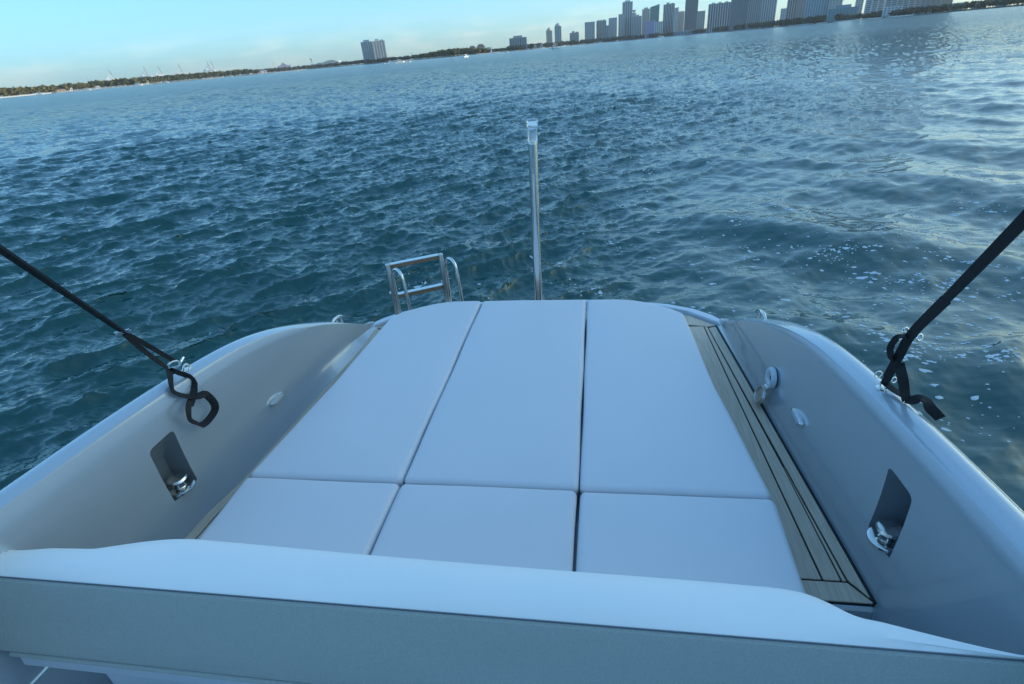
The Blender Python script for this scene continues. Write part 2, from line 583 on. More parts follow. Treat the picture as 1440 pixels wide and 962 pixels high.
def bulwark(sign, nich):
    ys = list(np.concatenate([np.linspace(-2.4, 0.9, 12), np.arange(0.95, 3.085, 0.035), [3.09]]))
    v, n = [], len(bulwark_profile(1.0))
    for y in ys: v += [(sign * p[0], y, p[1]) for p in bulwark_profile(y, 0.030 if sign < 0 else 0.0)]
    f = []
    for i in range(len(ys) - 1):
        for k in range(n):
            q = (i * n + k, i * n + (k + 1) % n, (i + 1) * n + (k + 1) % n, (i + 1) * n + k)
            f.append(q if sign < 0 else q[::-1])
    c0, c1 = tuple(range(n)), tuple(range((len(ys) - 1) * n, len(ys) * n))
    f += [c0[::-1], c1] if sign < 0 else [c0, c1[::-1]]
    o = pyd('bulwark', v, f, M['gel'])
    bm = bmesh.new(); bm.from_mesh(o.data); bmesh.ops.recalc_face_normals(bm, faces=bm.faces); bm.to_mesh(o.data); bm.free()
    # scooped niche for the mooring fitting
    y0, y1, z0, z1 = nich
    Xa = XI((y0 + y1) / 2)
    cb = bmesh.new()
    def ring(x, ya, yb, za, zb_, rad, nn=4):
        pts = []
        for (cy, cz, a0) in ((yb - rad, zb_ - rad, 0), (ya + rad, zb_ - rad, 90), (ya + rad * .3, za + rad * .3, 180), (yb - rad * .3, za + rad * .3, 270)):
            rd = rad if a0 < 180 else rad * .3
            for q in range(nn + 1):
                a = R(a0 + 90 * q / nn)
                pts.append(cb.verts.new((sign * x, cy + rd * math.cos(a), cz + rd * math.sin(a))))
        return pts
    rA = ring(Xa - 0.05, y0 - 0.006, y1 + 0.006, z0 - 0.004, z1 + 0.02, 0.022)
    rB = ring(Xa + 0.010, y0, y1, z0, z1, 0.020)
    rC = ring(Xa + 0.060, y0 + 0.003, y1 - 0.003, z0 + 0.001, z0 + (z1 - z0) * 0.84, 0.016)
    rD = ring(Xa + 0.104, y0 + 0.008, y1 - 0.008, z0 + 0.002, z0 + (z1 - z0) * 0.50, 0.012)
    for a, b in ((rA, rB), (rB, rC), (rC, rD)):
        for i in range(len(a)):
            cb.faces.new((a[i], a[(i + 1) % len(a)], b[(i + 1) % len(a)], b[i]))
    cb.faces.new(rA); cb.faces.new(rD[::-1])
    bmesh.ops.recalc_face_normals(cb, faces=cb.faces)
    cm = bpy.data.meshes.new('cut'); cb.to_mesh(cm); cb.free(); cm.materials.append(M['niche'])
    co = bpy.data.objects.new('cut', cm); col.objects.link(co)
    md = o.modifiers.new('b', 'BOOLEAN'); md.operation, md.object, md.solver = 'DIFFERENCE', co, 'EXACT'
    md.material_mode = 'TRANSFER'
    bpy.context.view_layer.update()
    dg = bpy.context.evaluated_depsgraph_get()
    me = bpy.data.meshes.new_from_object(o.evaluated_get(dg))
    o.modifiers.clear()
    o.data = me
    bpy.data.objects.remove(co)
    me.polygons.foreach_set('use_smooth', [True] * len(me.polygons))
    me.set_sharp_from_angle(angle=R(32))
    o.parent = boat
    o.location = BO
    return o


bw = {-1: bulwark(-1, (1.325, 1.45, 0.85, 1.11)), 1: bulwark(1, (1.245, 1.37, 0.852, 1.11))}

# pop-up mooring bollards standing in the niches
for s, yc in ((-1, 1.388), (1, 1.307)):
    Xa = XI(yc)
    c = (s * (Xa + 0.030), yc, 0.860)
    part(MB().lathe([(0, 0), (0.052, 0), (0.052, 0.008), (0.046, 0.012), (0.024, 0.013), (0.021, 0.018), (0.020, 0.032), (0.034, 0.042), (0.038, 0.050), (0.034, 0.058), (0.018, 0.064), (0, 0.065)], c, n=28),
         'mooring_bollard', M['steel'], smooth=True)

# hull body below the decks, transom rounded in plan
tr_plan = [(-1.24, 1.18), (1.24, 1.18), (1.165, 2.2), (1.175, 3.06), (1.168, 3.09), (1.10, 3.19), (1.0, 3.285), (0.85, 3.36), (0.6, 3.42), (0.3, 3.45), (0, 3.455),
           (-0.3, 3.45), (-0.6, 3.42), (-0.85, 3.36), (-1.0, 3.285), (-1.10, 3.19), (-1.168, 3.09), (-1.175, 3.06), (-1.165, 2.2)]
hull = part(MB().prism(tr_plan, -0.35, DECK - 0.014), 'hull', M['gel'], bevel=0.012, seg=2)
part(MB().prism([(-1.33, -2.4), (1.33, -2.4), (1.25, 1.179), (-1.25, 1.179)], 0.26, 0.33), 'cockpit_sole', M['gel'])
# low lip along the stern edge
lip_o = [p for p in tr_plan if p[1] > 3.05]
lip = MB()
lip_i = [(p[0] * 0.955, p[1] - 0.045 if abs(p[0]) < 1.12 else p[1] - 0.015) for p in lip_o]
n = len(lip_o)
v = [(a[0], a[1], DECK - 0.02) for a in lip_o] + [(a[0], a[1] - .004, DECK + 0.022) for a in lip_o] + [(a[0], a[1] + .004, DECK + 0.024) for a in lip_i] + [(a[0], a[1], DECK - 0.02) for a in lip_i]
f = []
for i in range(n - 1):
    for k in range(4): f.append((k * n + i, k * n + i + 1, ((k + 1) % 4) * n + i + 1, ((k + 1) % 4) * n + i))
f += [(0, n, 2 * n, 3 * n), (n - 1, 4 * n - 1, 3 * n - 1, 2 * n - 1)]
lip.add(v, f)
part(lip, 'stern_lip', M['gel_light'], bevel=0.006)

# teak side decks: caulk bed plus one object per plank
bed = MB()
for s in (-1, 1):
    bed.prism([(s * 0.82, 1.19), (s * 1.2455, 1.19), (s * 1.112, 3.10), (s * 0.82, 3.26)], DECK - 0.016, DECK - 0.004)
bed.prism([(-0.82, 2.85), (0.82, 2.85), (0.82, 3.26), (0.6, 3.33), (0, 3.37), (-0.6, 3.33), (-0.82, 3.26)], DECK - 0.0165, DECK - 0.0045)
deck = part(bed, 'deck', M['dark'])


def lx(a, b, y): return a[0] + (b[0] - a[0]) * (y - a[1]) / (b[1] - a[1])


A0, A1 = (1.240, 1.19), (1.112, 3.09)          # outer edge at the bulwark
B0, B1 = (1.182, 1.262), (1.056, 3.04)         # margin board / inner boards
C0, C1 = (1.108, 1.262), (1.034, 3.06)
E0, E1 = (0.96, 1.262), (0.80, 3.06)
gp = 0.0035
for s in (-1, 1):
    planks = [
        [(A0[0] - .004, A0[1] + 0.004), (B0[0] + gp + .004, B0[1] + .002), (B0[0] + gp, B0[1] + 0.01), (B1[0] + gp, B1[1]), (A1[0] - .004, A1[1] - 0.03)],   # margin
        [(B0[0] - gp - 0.0165, B0[1] + gp), (lx(B0, B1, 1.80) - gp - .004, 1.80), (B1[0] - gp, B1[1] + .01), (C1[0] + gp, C1[1]), (C0[0] + gp, C0[1] + gp)],
        [(B0[0] - gp, B0[1] + gp), (B0[0] - gp - .010, B0[1] + gp), (lx(B0, B1, 1.80) - gp - .0004, 1.80), (lx(B0, B1, 1.80) - gp, 1.80)],
        [(C0[0] - gp, C0[1] + gp), (C1[0] - gp, C1[1]), (E1[0], E1[1]), (E0[0], E0[1] + gp)],
        [(A0[0] - .010, A0[1]), (B0[0] - .002, B0[1] - gp), (E0[0], E0[1] - gp), (E0[0], A0[1])],                      # near cross board
        [(A1[0] - 0.006, A1[1] - 0.016), (B1[0], B1[1] + 0.016), (C1[0], C1[1] + gp * 2), (0.86, 3.10), (0.86, 3.24), (0.97, 3.21)],
    ]
    for i, pl in enumerate(planks):
        o = MB().prism([(s * p[0], p[1]) for p in pl], DECK - 0.003, DECK + 0.0035).build('plank', M['teak'], deck, bevel=0.0012, seg=1)
for x0, x1 in ((-0.85, -0.3), (-0.29, 0.27), (0.28, 0.85)):
    MB().prism([(x0, 3.10), (x1, 3.10), (x1, 3.24 + 0.08 * (1 - (x1 / .85) ** 2)), (x0, 3.24 + 0.08 * (1 - (x0 / .85) ** 2))], DECK - 0.003, DECK + 0.0035).build('plank', M['teak'], deck, bevel=0.0012, seg=1)
# black joint between the deck and each bulwark
for s in (1,):
    part(MB().tube([(s * (XI(y) - 0.024), y, DECK + 0.000) for y in np.linspace(1.19, 3.07, 20)], 0.007, 6), 'deck_seal', M['dark'])

# moulded base under the sun pad
part(MB().prism([(-.90, 0.9), (.90, 0.9), (.90, 1.4), (.845, 2.3), (.83, 2.72), (.62, 2.92), (.55, 2.95), (-.55, 2.95), (-.62, 2.92), (-.83, 2.72), (-.845, 2.3), (-.90, 1.4)], DECK - 0.01, 0.835), 'pad_base', M['gel'], bevel=0.02, seg=3)

# courtesy lights, both sides
for s, yc in ((-1, 2.015), (1, 1.945)):
    c = Vector((s * (XI(yc) + 0.002), yc, 0.862))
    def oval(rings):
        mb = MB()
        nn = 28
        v = [(c.x - s * h_, c.y + r_ * math.cos(2 * math.pi * k / nn), c.z + r_ * 0.30 * math.sin(2 * math.pi * k / nn)) for (r_, h_) in rings for k in range(nn)]
        f = [(i * nn + k, i * nn + (k + 1) % nn, (i + 1) * nn + (k + 1) % nn, (i + 1) * nn + k) for i in range(len(rings) - 1) for k in range(nn)]
        return mb.add(v, f + [tuple(range((len(rings) - 1) * nn, len(rings) * nn))])
    a = part(oval([(0.057, -0.012), (0.057, 0.002), (0.053, 0.006), (0.046, 0.006)]), 'courtesy_light', M['steel'], smooth=True)
    oval([(0.045, 0.002), (0.045, 0.0072), (0.040, 0.0080)]).build('lens', M['lens'], a, smooth=True)

# open water filler on the right bulwark: ring on the wall, cap hanging on its hinge
yc = 2.235
X = XI(yc)
fl = part(MB().lathe([(0.0, 0.001), (0.022, 0.001), (0.024, 0.006), (0.030, 0.012), (0.046, 0.013), (0.050, 0.008), (0.051, -0.008)][::-1], (X - 0.001, yc, 0.868), (-1, 0, 0.05), 30), 'water_filler', M['gel_light'], smooth=True)
tag(fl, 'open white water filler on the right bulwark with its cap hanging down')
MB().lathe([(0.0, 0.0035), (0.012, 0.0035), (0.012, 0.0)][::-1], (X - 0.001, yc, 0.868), (-1, 0, 0.05), 16).build('inlet', M['dark'], fl)
MB().lathe([(0.0, 0.010), (0.036, 0.010), (0.038, 0.016), (0.043, 0.016), (0.046, 0.010), (0.047, 0.0), (0.040, -0.006), (0, -0.008)][::-1], (X - 0.034, yc - .004, 0.772), (-0.92, 0.02, 0.38), 30).build('cap', M['steel_b'], fl, smooth=True)
MB().tube([(X - 0.010, yc - .018, 0.820), (X - 0.018, yc + .012, 0.818)], 0.008, 10).build('hinge', M['steel'], fl, smooth=True)

# cleats on the quarters, just outboard of the bulwark ends
for s, yc, xo in ((-1, 2.76, 0.04), (1, 2.62, 0.055)):
    X, z = XI(yc) + xo, ZC(yc) - 0.01
    mb = MB()
    mb.tube([(s * X, yc - 0.085, z + 0.052), (s * X, yc - 0.055, z + 0.060), (s * X, yc, z + 0.061 - .01), (s * X, yc + 0.055, z + 0.03), (s * X, yc + 0.085, z + 0.01)], [0.005, 0.010, 0.011, 0.010, 0.005], 10)
    mb.tube([(s * X, yc - 0.03, z - 0.04), (s * X, yc - 0.028, z + 0.056)], 0.008, 10)
    mb.tube([(s * X, yc + 0.03, z - 0.06), (s * X, yc + 0.028, z + 0.045)], 0.008, 10)
    part(mb, 'cleat', M['steel'], smooth=True)

# awning pole in its socket at the stern
pole = part(MB().tube([(0.0, 3.20, DECK), (0.006, 3.20, 1.2), (0.022, 3.20, 1.84)], 0.0265, 20), 'awning_pole', M['steel'], smooth=True)
M['cap'] = mat('clear_plastic_sleeve', (0.80, 0.84, 0.92), 0.22)
M['cap'].node_tree.nodes['Principled BSDF'].inputs['Transmission Weight'].default_value = 0.85
MB().lathe([(0.0270, -0.012), (0.0285, -0.008), (0.0285, 0.070), (0.0320, 0.074), (0.0320, 0.104), (0.0345, 0.108), (0.0345, 0.114), (0.030, 0.120), (0.012, 0.124), (0, 0.125)], (0.0225, 3.20, 1.835), (0.02, 0, 1), 20).build('top_sleeve', M['cap'], pole, smooth=True)
MB().lathe([(0.045, 0), (0.045, 0.012), (0.032, 0.03), (0.026, 0.05)], (0.0, 3.20, DECK), n=20).build('socket', M['steel'], pole, smooth=True)

# folding swim ladder on the angled left quarter
e = Vector((0.87, 0.49, 0)).normalized()       # along the rungs
q = Vector((0.85, -0.52, 0))                   # towards the boat
L0 = Vector((-0.985, 3.175, 0)); L1 = L0 + e * 0.362
lad = empty('swim_ladder', BO, 0, boat)
for p in (L0, L1):
    MB().box((p.x, p.y, (DECK + 1.132) / 2), (0.030, 0.034, 1.132 - DECK), math.atan2(e.y, e.x)).build('post', M['steel_b'], lad, bevel=0.005)
ang = math.atan2(e.y, e.x)
mid = (L0 + L1) / 2
for z in (1.112, 0.895):
    MB().box((mid.x, mid.y, z), (0.330, 0.030, 0.026), ang).build('rung', M['rung'], lad, bevel=0.003)
    MB().box((mid.x, mid.y, z + 0.0165), (0.330, 0.040, 0.006), ang).build('tread', M['steel'], lad, bevel=0.002)
for p in (L0, L1):
    b0 = p + q * 0.034
    pts = [Vector((b0.x, b0.y, DECK)) , Vector((b0.x, b0.y, 1.00))]
    for k in range(0, 11):
        a = math.pi * (1 - k / 10)
        c = b0 + q * 0.052
        pts.append(Vector((c.x, c.y, 1.035)) + q * (0.052 * math.cos(a)) + Vector((0, 0, 0.075 * math.sin(a))))
    e2 = b0 + q * 0.104
    pts += [Vector((e2.x + q.x * .012, e2.y + q.y * .012, 0.9)), Vector((e2.x + q.x * .02, e2.y + q.y * .02, DECK))]
    MB().tube(pts, 0.0115, 12).build('handrail', M['steel'], lad, smooth=True)
    MB().lathe([(0, 0.01), (0.010, 0.01), (0.010, 0)][::-1], p + Vector((0, 0, 0.93)) - e * 0.014, tuple(-e), 10).build('hinge_bolt', M['steel'], lad)

# pad eyes the straps hook into
for s, yc in ((-1, 1.645), (1, 1.55)):
    X, z = XI(yc) + 0.045, ZC(yc) + 0.008
    mb = MB().lathe([(0.020, -0.012), (0.020, 0.001), (0.016, 0.003), (0, 0.003)], (s * X, yc, z), n=20)
    mb.tube([(s * X, yc + 0.018 * math.cos(a), z + 0.024 * math.sin(a)) for a in np.linspace(0, math.pi, 9)], 0.0045, 8)
    part(mb, 'pad_eye', M['steel'], smooth=True)

# hard top over the cockpit that the straps come down from, on four slim posts
top = part(MB().prism([(-0.85, -0.30), (0.85, -0.30), (1.0, -0.5), (1.05, -1.2), (0.9, -2.3), (-0.9, -2.3), (-1.05, -1.2), (-1.0, -0.5)], 2.72, 2.80), 'hard_top', M['gel'], bevel=0.02)
for sx_, yy in ((-1, -0.9), (1, -0.9), (-1, -2.1), (1, -2.1)):
    MB().tube([(sx_ * 1.12, yy - 0.1, 0.33), (sx_ * 0.92, yy, 2.74)], 0.028, 12).build('post', M['dark'], top, smooth=True)

MB().tube([(-0.95, -0.6, 2.76), (-0.95, 0.05, 2.76), (-0.88, 0.15, 2.76), (-0.75, 0.19, 2.76), (0.75, 0.19, 2.76), (0.88, 0.15, 2.76), (0.95, 0.05, 2.76), (0.95, -0.6, 2.76)], 0.016, 10).build('awning_bow', M['steel'], top, smooth=True)

# bench backrest across the cockpit, facing forward
bx = [-1.262, -1.18, -1.036, -.95, -.90, -.835, -.76, -.6, -.28, 0, .333, .6, .80, .84, .875, .905, .935, .96, 1.0, 1.07, 1.165, 1.226, 1.25]
byr = [.848, .862, .870, .893, .906, .919, .925, .921, .911, .905, .900, .898, .892, .888, .878, .862, .840, .829, .824, .803, .777, .762, .760]
xs = np.concatenate([np.linspace(-1.305, -.72, 34), np.linspace(-.68, .78, 22), np.linspace(.80, 1.25, 34)])
yr = np.interp(xs, bx, byr)
yr = np.convolve(np.pad(yr, 1, 'edge'), [0.25, 0.5, 0.25], 'valid')
YF, ZT = 0.755, 1.150


def back_section(x, y):
    d = max(y - YF, 0.006)
    rr = min(0.022, d * 0.45)
    wob = 0.003 * math.sin(x * 5.1 + 0.7) + 0.002 * math.sin(x * 13 + 2)
    top_ = [(YF + 0.003, ZT + 0.0005), (YF + 0.012 * min(1, d / .05), ZT + 0.006 + wob * .4)]
    for t in (0.25, 0.5, 0.75): top_.append((YF + d * t, ZT + 0.008 + 0.008 * min(1, d / .12) * math.sin(math.pi * t) + wob))
    for a in (90, 60, 30, 0): top_.append((y - rr + rr * math.cos(R(a)), ZT + 0.006 - rr + rr * math.sin(R(a))))
    top_ += [(y - 0.002, ZT - 0.12), (y - 0.01, 0.86), (YF + 0.003, 0.86)]
    return top_


S = [back_section(x, y) for x, y in zip(xs, yr)]
n = len(S[0])
v = [(x, p[0], p[1]) for x, s_ in zip(xs, S) for p in s_]
f = [(i * n + k, (i + 1) * n + k, (i + 1) * n + (k + 1) % n, i * n + (k + 1) % n) for i in range(len(xs) - 1) for k in range(n)]
f += [tuple(range(n)), tuple(range((len(xs) - 1) * n, len(xs) * n))[::-1]]
back = part(MB().add(v, f), 'backrest', M['vinyl_white'], smooth=True)
bm = bmesh.new(); bm.from_mesh(back.data); bmesh.ops.recalc_face_normals(bm, faces=bm.faces); bm.to_mesh(back.data); bm.free()
# front panel, rounded below, with its lower welt
fp = []
xf = np.linspace(-1.305, 1.275, 60)
for x in xf:
    w1 = 0.004 * math.sin(x * 4.3) + 0.002 * math.sin(x * 11)
    fp.append([(YF + 0.002, ZT - 0.003), (YF - 0.006, ZT - 0.008), (YF - 0.018, ZT - 0.045 ), (YF - 0.036 + w1, ZT - 0.11), (YF - 0.056 + w1, ZT - 0.17), (YF - 0.071, ZT - 0.215), (YF - 0.072, ZT - 0.226), (YF - 0.06, ZT - 0.236), (YF + 0.002, ZT - 0.236)])
n = 9
v = [(x, p[0], p[1]) for x, s_ in zip(xf, fp) for p in s_]
f = [(i * n + k, i * n + (k + 1) % n, (i + 1) * n + (k + 1) % n, (i + 1) * n + k) for i in range(len(xf) - 1) for k in range(n)]
f += [tuple(range(n))[::-1], tuple(range((len(xf) - 1) * n, len(xf) * n))]
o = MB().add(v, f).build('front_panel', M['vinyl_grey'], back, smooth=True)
bm = bmesh.new(); bm.from_mesh(o.data); bmesh.ops.recalc_face_normals(bm, faces=bm.faces); bm.to_mesh(o.data); bm.free()
MB().tube([(x, YF - 0.0005, ZT + 0.0005) for x in np.linspace(-1.305, 1.25, 60)], 0.0017, 8).build('piping', M['seam'], back, smooth=True)
MB().tube([(x, YF - 0.070, ZT - 0.240) for x in np.linspace(-1.262, 1.262, 40)], 0.008, 8).build('lower_welt', M['vinyl_grey'], back, smooth=True)
wl_ = MB()
wl_.add([(x, yy, zz) for x in (-1.255, 1.255) for (yy, zz) in ((YF - .066, ZT - .247), (YF + .0, ZT - .247), (YF + .0, ZT - .30), (YF - .072, ZT - .295))],
        [(0, 1, 2, 3), (7, 6, 5, 4), (0, 4, 5, 1), (1, 5, 6, 2), (2, 6, 7, 3), (3, 7, 4, 0)])
wl_.build('seat_rail', M['gel_light'], back, bevel=0.006)
MB().prism([(-1.02, 0.70), (1.02, 0.70), (1.02, 0.89), (-1.02, 0.89)], 0.33, 0.849).build('seat_base', M['gel_light'], back, bevel=0.01)
MB().tube([(-1.24, 0.62, 0.80), (-1.17, 0.69, 0.86)], 0.006, 8).build('hinge_rod', M['steel'], back, smooth=True)


# ------------------------------------------------------------------ sun pad cushions, each one lies loose on the base
def edge_x(y):                                 # outer edge of the pad, right side
    return float(np.interp(y, [0.8, 1.1, 1.4, 2.2, 2.72, 3.1], [0.95, 0.957, 0.963, 0.900, 0.878, 0.86]))


def cushion(name, x0, x1, y0, y1, far=None, th=0.118, label='', seed=0, zoff=0.0, rc=0.022):
    """x0/x1 may be callables of y; far(x) gives the far edge"""
    g = random.Random(seed)
    fx0 = x0 if callable(x0) else (lambda y: x0)
    fx1 = x1 if callable(x1) else (lambda y: x1)
    re = 0.020
    def dens(Lm):
        e_ = [0, .0015, .004, .008, .013, .019, .026, .036, .05, .075]
        m_ = list(np.linspace(.11, Lm - .11, max(4, int(Lm / .09))))
        return np.array(e_ + m_ + [Lm - t for t in e_[::-1]])
    wm = fx1(1.5) - fx0(1.5)
    s_ = dens(wm) / wm
    t_ = dens(y1 - y0) / (y1 - y0)
    ns_, nt_ = len(s_), len(t_)
    v = []
    ph = [g.uniform(0, 6.28) for _ in range(6)]
    for t in t_:
        for s in s_:
            yy = y0 + (y1 - y0) * t
            xx = fx0(yy) + (fx1(yy) - fx0(yy)) * s
            dx = min(s, 1 - s) * wm
            cr = rc - math.sqrt(max(rc * rc - (rc - dx) ** 2, 0)) if dx < rc else 0
            yf = (far(xx) if far else y1) - (cr if not far or abs(xx) < 0.6 else cr * .5)
            yn = y0 + cr
            y = yn + (yf - yn) * t
            dy = min(y - yn, yf - y)
            d1, d2 = min(dx / re, 1), min(dy / re, 1)
            h = math.sqrt(max(1 - (1 - d1) ** 2, 0)) * math.sqrt(max(1 - (1 - d2) ** 2, 0))
            puff = 0.006 * min(1, dx / 0.20) * min(1, dy / 0.20) + 0.006 * (1 - math.exp(-min(dx, dy) / 0.05))
            wob = 0.0016 * math.sin(xx * 6 + ph[0]) * math.sin(y * 4.2 + ph[1]) + 0.0009 * math.sin(xx * 13 + y * 7 + ph[2])
            edge_w = 0.0018 * math.sin(y * 9 + ph[3]) * (1 - d1) 
            v.append((xx + edge_w, y, 0.95 - 0.012 + zoff - re + re * h + puff * h + wob * h))
    f = [(j * ns_ + i, j * ns_ + i + 1, (j + 1) * ns_ + i + 1, (j + 1) * ns_ + i) for j in range(nt_ - 1) for i in range(ns_ - 1)]
    # side walls
    loop = [i for i in range(ns_)] + [j * ns_ + ns_ - 1 for j in range(1, nt_)] + [(nt_ - 1) * ns_ + i for i in range(ns_ - 2, -1, -1)] + [j * ns_ for j in range(nt_ - 2, 0, -1)]
    b = len(v)
    cxm, cym = (fx0(1.5) + fx1(1.5)) / 2, (y0 + y1) / 2
    v += [(v[i][0] + (cxm - v[i][0]) * .012, v[i][1] + (cym - v[i][1]) * .006, 0.95 - th) for i in loop]
    n = len(loop)
    for k in range(n):
        f.append((loop[(k + 1) % n], loop[k], b + k, b + (k + 1) % n))
    f.append(tuple(range(b, b + n))[::-1])
    o = pyd(name, v, f, M['vinyl'], smooth=True)
    # welt seam round the upper edge, a part of the cushion
    return tag(o, label, 'cushion', 'sun pad cushions')


def far_r(x): return float(np.interp(abs(x), [0, .52, .58, .66, .73, .80, .85, .878, .90], [3.002, 3.002, 2.990, 2.957, 2.915, 2.858, 2.802, 2.752, 2.70]))


S1, S2, YS = -0.332, 0.320, 1.397
cush = [
    ('sun_pad_cushion', lambda y: -edge_x(y), S1 - 0.002, YS + 0.003, 3.0, far_r, 'long pale sun pad cushion with the cut corner beside the swim ladder', 1, 0.0),
    ('sun_pad_cushion', S1 + 0.002, S2 - 0.002, YS + 0.003, 3.0, far_r, 'long pale sun pad cushion in the middle, in front of the steel pole', 2, 0.001),
    ('sun_pad_cushion', S2 + 0.004, lambda y: edge_x(y), YS + 0.003, 3.0, far_r, 'long pale sun pad cushion with the cut corner beside the visible teak side deck', 3, -0.001),
    ('sun_pad_cushion', lambda y: -edge_x(y), S1 - 0.002, 0.915, YS - 0.003, None, 'short pale sun pad cushion by the backrest, nearest the left bulwark', 4, 0.001),
    ('sun_pad_cushion', S1 + 0.002, lambda y: S2 - 0.004 - 0.012 * (YS - y), 0.915, YS - 0.003, None, 'short pale sun pad cushion by the backrest, between the two outer short ones', 5, 0.003),
    ('sun_pad_cushion', S2 + 0.003, lambda y: edge_x(y), 0.915, YS - 0.003, None, 'short pale sun pad cushion by the backrest, beside the dark joints of the teak deck', 6, 0.0),
]
for c in cush: cushion(c[0], c[1], c[2], c[3], c[4], c[5], label=c[6], seed=c[7], zoff=c[8])


# ------------------------------------------------------------------ straps
def lerp(a, b, t): return Vector(a) * (1 - t) + Vector(b) * t


def spline(pts, m=6):
    P = [Vector(p) for p in pts]
    out = []
    for i in range(len(P) - 1):
        p0, p1, p2, p3 = P[max(i - 1, 0)], P[i], P[i + 1], P[min(i + 2, len(P) - 1)]
        for k in range(m):
            t = k / m
            out.append(0.5 * ((2 * p1) + (p2 - p0) * t + (2 * p0 - 5 * p1 + 4 * p2 - p3) * t * t + (3 * p1 - p0 - 3 * p2 + p3) * t ** 3))
    return out + [P[-1]]


def web(mb, pts, hw, facing, th=0.0016, m=6, twist=0.0):
    """webbing along a curve, its flat side turned to `facing`, twisting along its length"""
    q_ = spline(pts, m) if m > 1 else [Vector(p) for p in pts]
    n_ = len(q_)
    F = Vector(facing).normalized()
    ws, ns_ = [], []
    for i in range(n_):
        t = (q_[min(i + 1, n_ - 1)] - q_[max(i - 1, 0)]).normalized()
        w = t.cross(F).normalized()
        nn = w.cross(t).normalized()
        a = twist * i / (n_ - 1) if not callable(twist) else twist(i / (n_ - 1))
        w2 = w * math.cos(a) + nn * math.sin(a)
        ws.append(w2 * hw)
        ns_.append(w2.cross(t))
    return mb.ribbon(q_, ws, ns_, th)


def ring(c, a, b, r, n_=14):
    c, a, b = Vector(c), Vector(a), Vector(b)
    return MB().tube([c + a * math.cos(x) + b * math.sin(x) for x in np.linspace(0, 2 * math.pi, n_ + 1)[:-1]], r, 8, closed=True)


def strap_left():
    r = tag(empty('strap', (-1.30, 1.64, 1.27)), 'black webbing strap on the left with a steel buckle and a dangling twisted loop', 'strap')
    inv = Vector((1.30, -1.64, -1.27))
    def P(mb, name, m, sm=False):
        o = mb.build(name, m, r, sm); o.location = inv; return o
    eye, b, c = Vector((-1.300, 1.640, 1.285)), Vector((-1.262, 1.45, 1.540)), Vector((-0.37, 0.19, 2.74))
    face = Vector((0.75, -0.60, 0.35))
    P(web(MB(), [b, lerp(b, c, .25), lerp(b, c, .5), lerp(b, c, 1)], 0.0100, Vector((0.25, -0.75, -0.35)), 0.0035, 3), 'webbing', M['web'])
    P(web(MB(), [b, lerp(b, eye, .4) + Vector((0.004, 0, 0.006)), lerp(b, eye, .92) + Vector((0.004, 0, 0.012))], 0.0085, face, 0.003), 'lower_webbing', M['web'])
    P(web(MB(), [b + Vector((0, 0, -.008)), (-1.278, 1.505, 1.435), (-1.282, 1.545, 1.365), (-1.275, 1.566, 1.318)], 0.0085, face, 0.002, twist=0.9), 'lower_webbing', M['web'])
    d = (c - b).normalized()
    sd_ = d.cross(Vector((0, 0, 1))).normalized()
    mb = MB()
    mb.tube([b + sd_ * 0.021 - d * .014, b - sd_ * 0.021 - d * .014, b - sd_ * 0.021 + d * .016, b + sd_ * 0.021 + d * .016], 0.0045, 8, closed=True)
    mb.tube([b + sd_ * 0.024, b - sd_ * 0.024], 0.0055, 8)
    P(mb, 'buckle', M['steel'], True)
    hk = eye + Vector((0.002, -0.016, 0.016))
    mb = ring(hk, (0, 0.026, -0.016), (0.010, 0.008, 0.012), 0.0042)
    mb.tube([hk + Vector((0.0, 0.024, -0.012)), hk + Vector((0.004, 0.052, 0.004))], 0.0048, 8)
    P(mb, 'snap_hook', M['steel'], True)
    # knotted double loop hanging over the inside of the bulwark
    k0, k1 = Vector((-1.272, 1.566, 1.316)), Vector((-1.214, 1.556, 1.190))
    P(web(MB(), [k0, (-1.240, 1.528, 1.306), (-1.228, 1.500, 1.262), (-1.216, 1.512, 1.232), k1, (-1.207, 1.582, 1.180)], 0.0135, face, 0.0014, 2, twist=lambda t: 0.3 + 0.8 * math.sin(3 * t)), 'tail_loop', M['web'])
    P(web(MB(), [k0 + Vector((.004, 0, 0)), (-1.246, 1.578, 1.290), (-1.232, 1.598, 1.262), (-1.222, 1.600, 1.224), k1 + Vector((.004, 0, 0)), (-1.205, 1.522, 1.172)], 0.0125, face, 0.0014, 2, twist=lambda t: -1.0 + 0.9 * t), 'tail_loop', M['web'])
    P(web(MB(), [k1, (-1.206, 1.520, 1.178), (-1.200, 1.499, 1.158), (-1.200, 1.492, 1.126), (-1.200, 1.515, 1.092), (-1.199, 1.530, 1.068)], 0.0115, face, 0.0014, 3, twist=lambda t: 0.1 + 1.2 * t), 'tail_loop', M['web'])
    P(web(MB(), [k1, (-1.205, 1.584, 1.178), (-1.198, 1.608, 1.168), (-1.196, 1.628, 1.108), (-1.197, 1.612, 1.078), (-1.199, 1.560, 1.066), (-1.200, 1.528, 1.072)], 0.0150, face, 0.0014, 3, twist=lambda t: 0.7 * math.cos(3.6 * t)), 'tail_loop', M['web'])


